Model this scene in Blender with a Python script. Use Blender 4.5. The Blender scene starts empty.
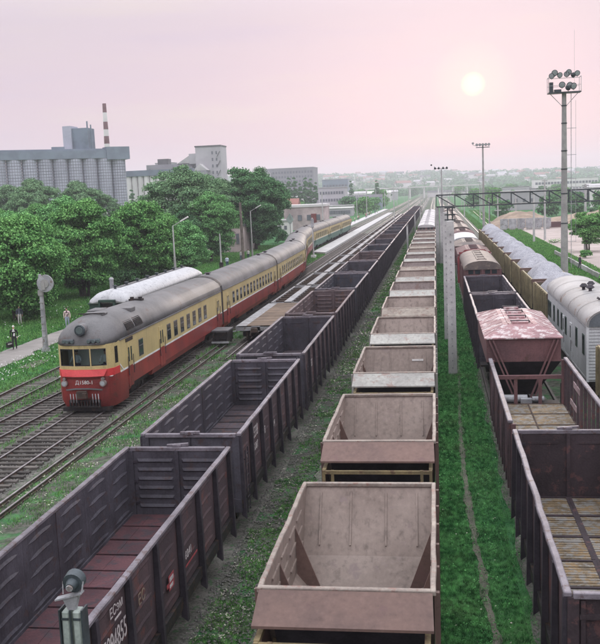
import bpy, math, random
import numpy as np
from mathutils import Vector, Matrix, Quaternion
random.seed(7); np.random.seed(7)
sc = bpy.context.scene
col = sc.collection
PI = math.pi

# ------------------------------------------------------------------ camera
cam_d = bpy.data.cameras.new('camera'); cam = bpy.data.objects.new('camera', cam_d); col.objects.link(cam)
F_PX, PITCH, YAW, ROLL, CAM_H = 922.6, 0.13841, 0.15031, 0.04197, 10.602
cy_, sy_ = math.cos(YAW), math.sin(YAW)
fwd = Vector((-sy_*math.cos(PITCH), cy_*math.cos(PITCH), -math.sin(PITCH)))
rgt = Vector((cy_, sy_, 0)); dwn = fwd.cross(rgt)
c_, s_ = math.cos(ROLL), math.sin(ROLL)
r2 = c_*rgt + s_*dwn; d2 = -s_*rgt + c_*dwn
mw = Matrix((r2, -d2, -fwd)).transposed().to_4x4(); mw.translation = (0, 0, CAM_H)
cam.matrix_world = mw
cam_d.sensor_fit = 'HORIZONTAL'; cam_d.sensor_width = 36.0; cam_d.lens = F_PX/600*36
cam_d.clip_start = 0.5; cam_d.clip_end = 12000
sc.camera = cam

# ------------------------------------------------------------------ sky and sun
def px_dir(x, y):
    return (fwd*F_PX + r2*(x-300) + d2*(y-322)).normalized()
SUN = px_dir(473, 84)
sun_el = math.asin(SUN.z); sun_az = math.atan2(SUN.x, SUN.y)
w = bpy.data.worlds.new('World'); sc.world = w; w.use_nodes = True
nt = w.node_tree; nt.nodes.clear()
def N(t, kind, **kw):
    n = t.nodes.new(kind)
    for k, v in kw.items(): setattr(n, k, v)
    return n
out = N(nt, 'ShaderNodeOutputWorld')
sky = N(nt, 'ShaderNodeTexSky', sky_type='NISHITA', sun_disc=False, sun_elevation=sun_el, sun_rotation=sun_az, dust_density=3.0)
bg1 = N(nt, 'ShaderNodeBackground'); bg1.inputs[1].default_value = 0.05
tc = N(nt, 'ShaderNodeTexCoord')
sep = N(nt, 'ShaderNodeSeparateXYZ'); nt.links.new(tc.outputs['Generated'], sep.inputs[0])
ramp = N(nt, 'ShaderNodeValToRGB')
nt.links.new(sep.outputs['Z'], ramp.inputs[0])
el = ramp.color_ramp.elements
el[0].position = 0.0; el[0].color = (0.83, 0.57, 0.69, 1)
el[1].position = 1.0; el[1].color = (0.93, 0.95, 1.00, 1)
for p, c in ((0.08, (0.84, 0.645, 0.75, 1)), (0.20, (0.84, 0.72, 0.80, 1)), (0.5, (0.90, 0.88, 0.93, 1))):
    e = el.new(p); e.color = c
dot = N(nt, 'ShaderNodeVectorMath', operation='DOT_PRODUCT'); dot.inputs[1].default_value = SUN
nrm = N(nt, 'ShaderNodeVectorMath', operation='NORMALIZE'); nt.links.new(tc.outputs['Generated'], nrm.inputs[0])
nt.links.new(nrm.outputs[0], dot.inputs[0])
def mr(t, src, a, b, c=0.0, d=1.0, smooth=True):
    m = N(t, 'ShaderNodeMapRange'); m.interpolation_type = 'SMOOTHSTEP' if smooth else 'LINEAR'
    m.inputs['From Min'].default_value = a; m.inputs['From Max'].default_value = b
    m.inputs['To Min'].default_value = c; m.inputs['To Max'].default_value = d
    t.links.new(src, m.inputs['Value']); return m.outputs[0]
disc = mr(nt, dot.outputs['Value'], math.cos(math.radians(0.78)), math.cos(math.radians(0.10)))
halo = mr(nt, dot.outputs['Value'], math.cos(math.radians(2.6)), math.cos(math.radians(0.3)), 0, 0.13, False)
halo2 = mr(nt, dot.outputs['Value'], math.cos(math.radians(16)), 1.0, 0, 0.012)
def mixc(t, a, b, fac=None, mode='MIX', f=0.5):
    m = N(t, 'ShaderNodeMix', data_type='RGBA', blend_type=mode)
    if fac is not None: t.links.new(fac, m.inputs[0])
    else: m.inputs[0].default_value = f
    for s, v in ((6, a), (7, b)):
        if isinstance(v, (tuple, list)): m.inputs[s].default_value = (*v[:3], 1)
        else: t.links.new(v, m.inputs[s])
    return m.outputs[2]
cm = N(nt, 'ShaderNodeVectorMath', operation='MULTIPLY'); cm.inputs[1].default_value = (2.2, 2.2, 16); nt.links.new(nrm.outputs[0], cm.inputs[0])
cn = N(nt, 'ShaderNodeTexNoise'); cn.inputs['Scale'].default_value = 1.6; cn.inputs['Detail'].default_value = 5; nt.links.new(cm.outputs[0], cn.inputs['Vector'])
base = mixc(nt, ramp.outputs[0], (0.92, 0.80, 0.72), mr(nt, cn.outputs['Fac'], 0.50, 0.75, 0, 0.45))
base = mixc(nt, base, (0.70, 0.60, 0.80), mr(nt, cn.outputs['Fac'], 0.48, 0.28, 0, 0.30))
c1 = mixc(nt, base, (0.8, 0.90, 0.70), halo2, 'ADD')
c1 = mixc(nt, c1, (1.0, 0.95, 0.20), halo, 'ADD')
c1 = mixc(nt, c1, (1.6, 1.55, 1.0), disc)
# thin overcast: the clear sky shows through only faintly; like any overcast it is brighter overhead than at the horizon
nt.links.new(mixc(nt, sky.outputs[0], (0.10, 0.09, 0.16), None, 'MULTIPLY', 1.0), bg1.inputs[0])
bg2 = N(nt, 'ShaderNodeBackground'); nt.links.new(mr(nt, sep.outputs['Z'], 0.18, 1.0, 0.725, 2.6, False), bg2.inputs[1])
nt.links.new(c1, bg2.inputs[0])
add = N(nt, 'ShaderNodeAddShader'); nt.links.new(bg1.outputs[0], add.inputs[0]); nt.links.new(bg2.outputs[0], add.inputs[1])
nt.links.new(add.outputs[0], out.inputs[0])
sl = bpy.data.lights.new('sun', 'SUN'); sl.energy = 0.8; sl.angle = math.radians(12); sl.color = (1, 0.86, 0.74)
so = bpy.data.objects.new('sun', sl); col.objects.link(so)
so.rotation_euler = SUN.to_track_quat('Z', 'Y').to_euler(); so.location = (0, 0, 60)
sc.view_settings.view_transform = 'Standard'; sc.view_settings.look = 'None'
sc.view_settings.exposure = 0.22; sc.view_settings.gamma = 1.0
sc.cycles.max_bounces = 6; sc.cycles.volume_bounces = 1; sc.cycles.transparent_max_bounces = 8
sc.cycles.use_denoising = True

# ------------------------------------------------------------------ materials
MATS = {}
def wmat(name, base, second=None, rough=0.75, scale=0.8, rust=None, rust_amt=0.35, streak=0.0, bump=0.15, metal=0.0,
         fine=18.0, objvar=0.10, mottling=0.25, bscale=None, spec=0.3, emit=None):
    if name in MATS: return MATS[name]
    m = bpy.data.materials.new(name); m.use_nodes = True; t = m.node_tree; t.nodes.clear()
    o = N(t, 'ShaderNodeOutputMaterial'); b = N(t, 'ShaderNodeBsdfPrincipled'); t.links.new(b.outputs[0], o.inputs[0])
    b.inputs['Roughness'].default_value = rough; b.inputs['Metallic'].default_value = metal
    b.inputs['Specular IOR Level'].default_value = spec
    g = N(t, 'ShaderNodeNewGeometry'); P = g.outputs['Position']
    def noise(sca, det=4, vec=P, rgh=0.6):
        n = N(t, 'ShaderNodeTexNoise'); n.inputs['Scale'].default_value = sca; n.inputs['Detail'].default_value = det
        n.inputs['Roughness'].default_value = rgh
        t.links.new(vec, n.inputs['Vector']); return n.outputs['Fac']
    second = second or tuple(min(1, c*0.6) for c in base)
    n1 = noise(scale, 5)
    c = mixc(t, base, second, mr(t, n1, 0.36, 0.64))
    if streak > 0:
        vm = N(t, 'ShaderNodeVectorMath', operation='MULTIPLY'); vm.inputs[1].default_value = (6, 6, 0.35); t.links.new(P, vm.inputs[0])
        n2 = noise(1.0, 4, vm.outputs[0])
        c = mixc(t, c, tuple(x*0.45 for x in second), mr(t, n2, 0.5, 0.75, 0, streak))
    n3 = noise(fine, 3)
    c = mixc(t, c, (0.5+mottling, )*3 if False else tuple(min(1, x*1.6+0.01) for x in base), mr(t, n3, 0.45, 0.8, 0, mottling))
    c = mixc(t, c, tuple(x*0.35 for x in second), mr(t, n3, 0.48, 0.2, 0, mottling*1.4))
    if rust:
        n4 = noise(scale*2.7, 6, P, 0.7)
        c = mixc(t, c, rust, mr(t, n4, 0.62-rust_amt*0.25, 0.70-rust_amt*0.22, 0, 0.9))
    if objvar:
        oi = N(t, 'ShaderNodeObjectInfo')
        hv = N(t, 'ShaderNodeHueSaturation'); t.links.new(c, hv.inputs['Color'])
        t.links.new(mr(t, oi.outputs['Random'], 0, 1, 1-objvar, 1+objvar, False), hv.inputs['Value'])
        c = hv.outputs[0]
    t.links.new(c, b.inputs['Base Color'])
    if bump:
        bp = N(t, 'ShaderNodeBump'); bp.inputs['Strength'].default_value = bump; bp.inputs['Distance'].default_value = 0.05
        t.links.new(noise(bscale or fine*0.6, 4), bp.inputs['Height']); t.links.new(bp.outputs[0], b.inputs['Normal'])
    if emit:
        b.inputs['Emission Color'].default_value = (*emit, 1); b.inputs['Emission Strength'].default_value = 1
    MATS[name] = m; return m
def glass(name, tint=(0.05, 0.07, 0.08), clear=False):
    if name in MATS: return MATS[name]
    m = bpy.data.materials.new(name); m.use_nodes = True; b = m.node_tree.nodes['Principled BSDF']
    b.inputs['Roughness'].default_value = 0.06
    if clear:
        t = m.node_tree; o = t.nodes['Material Output']
        tr = N(t, 'ShaderNodeBsdfTransparent'); tr.inputs[0].default_value = (0.85, 0.92, 0.9, 1)
        mx = N(t, 'ShaderNodeMixShader'); fr = N(t, 'ShaderNodeFresnel'); fr.inputs[0].default_value = 1.45
        b.inputs['Base Color'].default_value = (0.02, 0.02, 0.02, 1)
        t.links.new(fr.outputs[0], mx.inputs[0]); t.links.new(tr.outputs[0], mx.inputs[1]); t.links.new(b.outputs[0], mx.inputs[2])
        t.links.new(mx.outputs[0], o.inputs[0])
    else:
        b.inputs['Base Color'].default_value = (*tint, 1)
    MATS[name] = m; return m
def leafmat(name, a, b_, trans=0.22, dry=None):
    if name in MATS: return MATS[name]
    m = bpy.data.materials.new(name); m.use_nodes = True; t = m.node_tree; t.nodes.clear()
    o = N(t, 'ShaderNodeOutputMaterial'); d = N(t, 'ShaderNodeBsdfDiffuse'); tr = N(t, 'ShaderNodeBsdfTranslucent')
    g = N(t, 'ShaderNodeNewGeometry')
    n = N(t, 'ShaderNodeTexNoise'); n.inputs['Scale'].default_value = 0.9; n.inputs['Detail'].default_value = 3
    t.links.new(g.outputs['Position'], n.inputs['Vector'])
    n2 = N(t, 'ShaderNodeTexNoise'); n2.inputs['Scale'].default_value = 6; n2.inputs['Detail'].default_value = 2
    t.links.new(g.outputs['Position'], n2.inputs['Vector'])
    c = mixc(t, a, b_, mr(t, n.outputs['Fac'], 0.38, 0.62))
    if dry:
        n3 = N(t, 'ShaderNodeTexNoise'); n3.inputs['Scale'].default_value = 0.42; n3.inputs['Detail'].default_value = 5; t.links.new(g.outputs['Position'], n3.inputs['Vector'])
        c = mixc(t, c, dry, mr(t, n3.outputs['Fac'], 0.50, 0.68, 0, 0.75))
    c = mixc(t, c, tuple(min(1, x*1.75) for x in b_), mr(t, n2.outputs['Fac'], 0.5, 0.66, 0, 0.9))
    c = mixc(t, c, tuple(x*0.35 for x in a), mr(t, n2.outputs['Fac'], 0.5, 0.36, 0, 0.9))
    t.links.new(c, d.inputs[0]); t.links.new(c, tr.inputs[0])
    mx = N(t, 'ShaderNodeMixShader'); mx.inputs[0].default_value = trans
    t.links.new(d.outputs[0], mx.inputs[1]); t.links.new(tr.outputs[0], mx.inputs[2])
    t.links.new(mx.outputs[0], o.inputs[0]); MATS[name] = m; return m

gond = wmat('gondola_paint', (0.074, 0.070, 0.088), (0.040, 0.037, 0.048), 0.6, 0.9, rust=(0.060, 0.040, 0.042), rust_amt=0.25, streak=0.5, bump=0.2)
gond_out = wmat('gondola_outer_paint', (0.088, 0.058, 0.064), (0.052, 0.038, 0.045), 0.75, 0.6, rust=(0.12, 0.05, 0.045), rust_amt=0.25, streak=0.5, bump=0.2)
gond_rim = wmat('worn_rim_steel', (0.185, 0.170, 0.195), (0.11, 0.10, 0.118), 0.5, 1.5, rust=(0.09, 0.06, 0.06), rust_amt=0.32, bump=0.1)
floor_red = wmat('red_floor_steel', (0.115, 0.050, 0.058), (0.075, 0.036, 0.045), 0.8, 1.2, rust=(0.06, 0.045, 0.055), rust_amt=0.5, bump=0.4, objvar=0.25)
floor_dark = wmat('dark_floor_steel', (0.07, 0.055, 0.065), (0.04, 0.034, 0.042), 0.8, 1.2, rust=(0.09, 0.05, 0.045), rust_amt=0.4, bump=0.4, objvar=0.2)
under = wmat('oily_black_iron', (0.022, 0.020, 0.022), (0.012, 0.011, 0.012), 0.6, 2, rust=(0.06, 0.035, 0.025), rust_amt=0.35, bump=0.3)
post_dk = wmat('dark_post_steel', (0.045, 0.038, 0.050), (0.025, 0.022, 0.03), 0.6, 1.5, bump=0.15)
hop_in = wmat('hopper_inner_steel', (0.262, 0.212, 0.188), (0.200, 0.158, 0.138), 0.6, 0.5, rust=(0.20, 0.155, 0.15), rust_amt=0.12, streak=0.6, bump=0.12, fine=8)
hop_brown = wmat('hopper_brown_paint', (0.150, 0.096, 0.082), (0.112, 0.074, 0.066), 0.65, 0.6, rust=(0.13, 0.08, 0.075), rust_amt=0.25, bump=0.1, fine=8)
hop_pale = wmat('hopper_pale_paint', (0.35, 0.35, 0.325), (0.27, 0.265, 0.25), 0.65, 0.9, rust=(0.25, 0.19, 0.17), rust_amt=0.3, streak=0.4, bump=0.1, fine=8)
hop_rim = wmat('hopper_rim_steel', (0.27, 0.235, 0.205), (0.17, 0.14, 0.125), 0.55, 2, rust=(0.2, 0.12, 0.1), rust_amt=0.3, bump=0.1)
yellow_fr = wmat('yellow_frame_paint', (0.21, 0.165, 0.085), (0.13, 0.105, 0.06), 0.65, 1.5, rust=(0.10, 0.06, 0.04), rust_amt=0.35, bump=0.15)
rail_m = wmat('rail_steel', (0.33, 0.31, 0.32), (0.2, 0.18, 0.18), 0.35, 2, metal=0.6, bump=0.05)
rail_side = wmat('rusty_rail_side', (0.07, 0.045, 0.035), (0.04, 0.03, 0.025), 0.8, 2, bump=0.1)
sleeper_m = wmat('weathered_sleeper', (0.105, 0.095, 0.085), (0.055, 0.05, 0.048), 0.85, 3, bump=0.4, objvar=0.35)
ballast_m = wmat('track_ballast', (0.155, 0.150, 0.135), (0.075, 0.078, 0.066), 0.9, 1.6, rust=(0.05, 0.12, 0.05), rust_amt=0.35, bump=0.9, fine=14, mottling=0.55, objvar=0)
concrete = wmat('pale_concrete', (0.50, 0.50, 0.50), (0.38, 0.38, 0.385), 0.85, 0.8, bump=0.15, streak=0.25, objvar=0.05)
concrete_d = wmat('grey_concrete', (0.34, 0.34, 0.33), (0.25, 0.25, 0.245), 0.85, 0.8, bump=0.2, objvar=0.05)
asphalt = wmat('footpath_asphalt', (0.25, 0.235, 0.225), (0.19, 0.18, 0.17), 0.9, 0.5, bump=0.3, objvar=0, rust=(0.14, 0.14, 0.11), rust_amt=0.05)
dirt = wmat('trodden_dirt', (0.150, 0.140, 0.115), (0.085, 0.088, 0.070), 0.95, 1.4, rust=(0.06, 0.11, 0.045), rust_amt=0.28, bump=0.6, objvar=0, mottling=0.4)
lotm = wmat('pale_sandy_ground', (0.42, 0.36, 0.34), (0.33, 0.28, 0.26), 0.95, 0.12, rust=(0.12, 0.17, 0.09), rust_amt=0.1, bump=0.3, objvar=0)
sand_m = wmat('earth_heap', (0.33, 0.26, 0.20), (0.22, 0.17, 0.13), 0.95, 0.3, bump=0.5, objvar=0)
gravel_m = wmat('grey_gravel', (0.33, 0.335, 0.37), (0.25, 0.255, 0.285), 0.9, 1.5, bump=0.35, fine=14, mottling=0.8, objvar=0)
tr_red = wmat('train_red_paint', (0.28, 0.036, 0.032), (0.19, 0.028, 0.028), 0.42, 0.5, rust=(0.09, 0.035, 0.03), rust_amt=0.2, streak=0.6, bump=0.04, spec=0.5)
tr_redf = wmat('train_bright_red_paint', (0.60, 0.050, 0.055), (0.50, 0.04, 0.045), 0.35, 0.6, streak=0.15, bump=0.03, spec=0.5)
tr_cream = wmat('train_cream_paint', (0.56, 0.455, 0.215), (0.46, 0.375, 0.18), 0.42, 0.5, streak=0.5, bump=0.04, spec=0.5)
tr_green = wmat('train_green_paint', (0.06, 0.16, 0.12), (0.045, 0.12, 0.09), 0.42, 0.5, bump=0.04)
tr_roof = wmat('train_roof_grey', (0.150, 0.150, 0.155), (0.088, 0.090, 0.094), 0.6, 0.45, rust=(0.11, 0.085, 0.08), rust_amt=0.2, streak=0.0, bump=0.06)
white_p = wmat('white_paint', (0.75, 0.75, 0.74), (0.62, 0.62, 0.61), 0.5, 1.5, bump=0.05, rust=(0.3, 0.27, 0.25), rust_amt=0.05)
peel = wmat('peeling_white_roof', (0.47, 0.48, 0.50), (0.40, 0.41, 0.43), 0.6, 1.6, rust=(0.22, 0.23, 0.25), rust_amt=0.30, bump=0.04)
pinkpeel = wmat('peeling_pink_roof', (0.33, 0.19, 0.20), (0.24, 0.14, 0.15), 0.6, 0.9, rust=(0.55, 0.50, 0.50), rust_amt=0.52, streak=0.5, bump=0.15)
brownred = wmat('brown_red_paint', (0.15, 0.075, 0.078), (0.10, 0.055, 0.06), 0.6, 0.7, rust=(0.09, 0.05, 0.045), rust_amt=0.25, streak=0.3)
brightred = wmat('bright_red_primer', (0.25, 0.05, 0.055), (0.18, 0.04, 0.045), 0.6, 0.7)
roofbrown = wmat('brown_grey_roof', (0.17, 0.14, 0.125), (0.11, 0.095, 0.09), 0.6, 0.6, rust=(0.22, 0.18, 0.15), rust_amt=0.3)
olive_l = wmat('olive_post_paint', (0.29, 0.25, 0.15), (0.19, 0.165, 0.10), 0.65, 1.2)
olive = wmat('olive_yellow_paint', (0.165, 0.140, 0.088), (0.105, 0.092, 0.062), 0.65, 0.8, rust=(0.12, 0.08, 0.05), rust_amt=0.3, streak=0.3)
carwhite = wmat('service_car_paint', (0.56, 0.58, 0.60), (0.46, 0.48, 0.50), 0.45, 0.5, rust=(0.26, 0.24, 0.24), rust_amt=0.08, streak=0.3, bump=0.05)
carroof = wmat('service_car_roof', (0.34, 0.335, 0.335), (0.25, 0.245, 0.245), 0.65, 0.35, rust=(0.20, 0.14, 0.11), rust_amt=0.16, bump=0.1)
dgreen = wmat('dark_green_paint', (0.035, 0.075, 0.06), (0.025, 0.05, 0.04), 0.5, 0.8)
woodm = wmat('yellow_dirty_boards', (0.22, 0.155, 0.085), (0.105, 0.085, 0.06), 0.85, 1.7, rust=(0.20, 0.195, 0.185), rust_amt=0.60, bump=0.4, objvar=0.25)
flatsteel = wmat('flat_wagon_grey_steel', (0.27, 0.275, 0.29), (0.18, 0.185, 0.195), 0.55, 1.2, rust=(0.13, 0.10, 0.09), rust_amt=0.35)
brownwood = wmat('brown_deck_boards', (0.165, 0.118, 0.085), (0.115, 0.085, 0.065), 0.85, 1.0, bump=0.3, objvar=0.25)
greysteel = wmat('light_grey_steel', (0.40, 0.41, 0.43), (0.26, 0.27, 0.29), 0.5, 1.2, rust=(0.16, 0.12, 0.1), rust_amt=0.25)
darkmetal = wmat('dark_lamp_metal', (0.05, 0.065, 0.075), (0.03, 0.04, 0.045), 0.4, 2)
lampglass = glass('lamp_glass', (0.35, 0.38, 0.4))
win_glass = glass('dark_window_glass', (0.018, 0.028, 0.032)); cab_glass = glass('clear_cab_glass', clear=True)
greywin = wmat('grey_window', (0.16, 0.17, 0.2), (0.12, 0.13, 0.15), 0.3, 1)
bark = wmat('tree_bark', (0.075, 0.062, 0.052), (0.045, 0.038, 0.034), 0.9, 3, bump=0.6)
silo_m = wmat('silo_concrete', (0.44, 0.45, 0.54), (0.37, 0.38, 0.46), 0.85, 0.15, objvar=0.04, bump=0, fine=3)
silo_cap = wmat('silo_gallery_sheet', (0.20, 0.24, 0.30), (0.16, 0.19, 0.24), 0.8, 0.2, bump=0)
grey_b = wmat('grey_building_render', (0.27, 0.27, 0.30), (0.22, 0.22, 0.245), 0.85, 0.1, bump=0)
pale_b = wmat('pale_building_render', (0.44, 0.43, 0.46), (0.37, 0.36, 0.39), 0.85, 0.1, bump=0)
white_b = wmat('white_building_render', (0.72, 0.70, 0.70), (0.62, 0.60, 0.60), 0.85, 0.1, bump=0)
blue_b = wmat('blue_clad_wall', (0.24, 0.29, 0.36), (0.20, 0.24, 0.30), 0.6, 0.1, bump=0)
tile_red = wmat('red_roof_sheet', (0.28, 0.13, 0.11), (0.22, 0.11, 0.09), 0.8, 0.3, bump=0)
roof_dk = wmat('dark_roof_sheet', (0.12, 0.12, 0.13), (0.09, 0.09, 0.10), 0.8, 0.3, bump=0)
roof_lt = wmat('light_roof_sheet', (0.48, 0.47, 0.48), (0.38, 0.37, 0.38), 0.8, 0.3, bump=0)
leaf_g = leafmat('green_leaves', (0.062, 0.190, 0.058), (0.185, 0.385, 0.125))
leaf_b = leafmat('grey_green_leaves', (0.090, 0.19, 0.10), (0.215, 0.35, 0.185))
leaf_h = leafmat('light_green_leaves', (0.085, 0.23, 0.085), (0.20, 0.42, 0.16))
leaf_y = leafmat('yellow_green_leaves', (0.11, 0.27, 0.10), (0.19, 0.40, 0.15))
leaf_d = leafmat('dark_green_leaves', (0.056, 0.150, 0.070), (0.13, 0.265, 0.12))
grass_l = leafmat('grass_blades', (0.070, 0.200, 0.058), (0.140, 0.315, 0.090), 0.25, dry=(0.20, 0.27, 0.11))
grass_r = leafmat('rich_grass_blades', (0.052, 0.205, 0.064), (0.125, 0.335, 0.115), 0.25, dry=(0.14, 0.25, 0.10))
dry_l = leafmat('dry_pale_weeds', (0.26, 0.26, 0.20), (0.42, 0.41, 0.35), 0.1)
skin_m = wmat('skin', (0.50, 0.30, 0.22), (0.45, 0.27, 0.2), 0.6, 3, bump=0, objvar=0)

# ------------------------------------------------------------------ mesh helpers
class MB:
    def __init__(s): s.v = []; s.f = []; s.m = []
    def add(s, vs, fs, mi=0):
        b = len(s.v); s.v += [tuple(p) for p in vs]; s.f += [tuple(i+b for i in f) for f in fs]; s.m += [mi]*len(fs); return s
    def box(s, x0, x1, y0, y1, z0, z1, mi=0):
        return s.add([(x0,y0,z0),(x1,y0,z0),(x1,y1,z0),(x0,y1,z0),(x0,y0,z1),(x1,y0,z1),(x1,y1,z1),(x0,y1,z1)],
                     [(0,3,2,1),(4,5,6,7),(0,1,5,4),(1,2,6,5),(2,3,7,6),(3,0,4,7)], mi)
    def beam(s, p0, p1, w, h, mi=0, up=(0,0,1)):
        p0 = Vector(p0); p1 = Vector(p1); d = (p1-p0).normalized(); u = Vector(up)
        if abs(d.dot(u)) > 0.99: u = Vector((0, 1, 0))
        a = d.cross(u).normalized(); b = a.cross(d).normalized()
        pts = [p+a*sx*w/2+b*sz*h/2 for p in (p0, p1) for sx, sz in ((-1,-1),(1,-1),(1,1),(-1,1))]
        return s.add(pts, [(0,1,2,3),(7,6,5,4),(0,4,5,1),(1,5,6,2),(2,6,7,3),(3,7,4,0)], mi)
    def cyl(s, p0, p1, r0, r1=None, n=10, mi=0, cap=True):
        r1 = r0 if r1 is None else r1; p0 = Vector(p0); p1 = Vector(p1); d = (p1-p0).normalized()
        u = Vector((0,0,1)) if abs(d.z) < 0.9 else Vector((0,1,0))
        a = d.cross(u).normalized(); b = a.cross(d).normalized(); vs = []
        for p, r in ((p0, r0), (p1, r1)):
            for i in range(n):
                t = 2*PI*i/n; vs.append(p+(a*math.cos(t)+b*math.sin(t))*r)
        fs = [(i, (i+1)%n, n+(i+1)%n, n+i) for i in range(n)]
        if cap: fs += [tuple(range(n-1,-1,-1)), tuple(range(n, 2*n))]
        return s.add(vs, fs, mi)
    def loft(s, rings, mi=0, closed=True, cap=True):
        n = len(rings[0]); vs = [p for r in rings for p in r]; fs = []
        for k in range(len(rings)-1):
            for i in range(n if closed else n-1):
                j = (i+1)%n; fs.append((k*n+i, k*n+j, (k+1)*n+j, (k+1)*n+i))
        if cap and closed: fs += [tuple(range(n-1,-1,-1)), tuple((len(rings)-1)*n+i for i in range(n))]
        return s.add(vs, fs, mi)
    def bent_bar(s, x0, x1, y0, y1, z0, z1, n, amp, seed=0):
        rr = random.Random(seed); rings = []
        for k in range(n+1):
            y = y0+(y1-y0)*k/n; dx = rr.gauss(0, amp); dz = rr.gauss(0, amp*.7)
            rings.append([(x0+dx, y, z0+dz), (x1+dx, y, z0+dz), (x1+dx, y, z1+dz), (x0+dx, y, z1+dz)])
        return s.loft(rings)
    def build(s, name, mats, parent=None, smooth=False, loc=None, bevel=0):
        me = bpy.data.meshes.new(name); me.from_pydata(s.v, [], s.f)
        if not isinstance(mats, (list, tuple)): mats = [mats]
        for m in mats: me.materials.append(m)
        if len(mats) > 1: me.polygons.foreach_set('material_index', s.m)
        if smooth: me.polygons.foreach_set('use_smooth', [True]*len(me.polygons))
        me.update()
        o = bpy.data.objects.new(name, me); col.objects.link(o)
        if parent: o.parent = parent
        if loc is not None: o.location = loc
        if smooth and smooth != 'all':
            md = o.modifiers.new('edges', 'EDGE_SPLIT'); md.split_angle = math.radians(35)
        if bevel:
            b = o.modifiers.new('bevel', 'BEVEL'); b.width = bevel; b.segments = 1; b.limit_method = 'ANGLE'
        return o
def put(src, parent=None, loc=None, rot=None, name=None):
    o = src.copy(); col.objects.link(o)
    if parent is not None: o.parent = parent
    if loc is not None: o.location = loc
    if rot is not None: o.rotation_euler = rot
    return o
def empty(name, loc=(0,0,0), rz=0):
    o = bpy.data.objects.new(name, None); col.objects.link(o); o.location = loc; o.rotation_euler = (0, 0, rz)
    o.empty_display_size = 0.3; return o
def tag(o, label=None, cat=None, group=None, kind=None):
    if label: o['label'] = label
    if cat: o['category'] = cat
    if group: o['group'] = group
    if kind: o['kind'] = kind
    return o
def thing(name, label, cat, loc=(0,0,0), rz=0, group=None): return tag(empty(name, loc, rz), label, cat, group)
def copy_tree(o, parent=None, swap=None):
    c = o.copy(); col.objects.link(c); c.parent = parent
    for ch in o.children: copy_tree(ch, c)
    return c
def instance(proto, loc, label, group=None, rz=0):
    c = copy_tree(proto); c.location = loc; c.rotation_euler = (0, 0, rz)
    c['label'] = label
    if group: c['group'] = group
    return c
ORD = 'first second third fourth fifth sixth seventh eighth ninth tenth eleventh twelfth thirteenth fourteenth fifteenth sixteenth seventeenth eighteenth nineteenth twentieth twenty-first twenty-second twenty-third twenty-fourth twenty-fifth twenty-sixth twenty-seventh twenty-eighth twenty-ninth thirtieth'.split()
def text(body, size, mat, parent, loc, rot=(PI/2, 0, PI/2), name='lettering', ext=0.003, shear=0):
    cu = bpy.data.curves.new(name, 'FONT'); cu.body = body; cu.size = size; cu.extrude = ext; cu.materials.append(mat); cu.shear = shear
    cu.resolution_u = 3
    q = bpy.data.objects.new(name, cu); col.objects.link(q); dg = bpy.context.evaluated_depsgraph_get()
    me = bpy.data.meshes.new_from_object(q.evaluated_get(dg)); bpy.data.objects.remove(q)
    me.materials.clear(); me.materials.append(mat)
    o = bpy.data.objects.new(name, me); col.objects.link(o); o.parent = parent; o.location = loc; o.rotation_euler = rot
    return o
def frac_noise(x, y, s=1.0, seed=0):
    x = np.asarray(x)*s+seed*13.7; y = np.asarray(y)*s+seed*7.3; r = 0
    for k, (a, b, c) in enumerate(((1,0.7,0.3),(1.9,-2.3,1.1),(-3.7,4.1,2.2),(7.9,6.1,0.4),(-13,15,1.7))):
        r = r + np.sin(x*a+y*b+c+1.7*np.sin(x*b*0.6-y*a*0.8+k))/(1+k*0.6)
    return r/3.2

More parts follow.
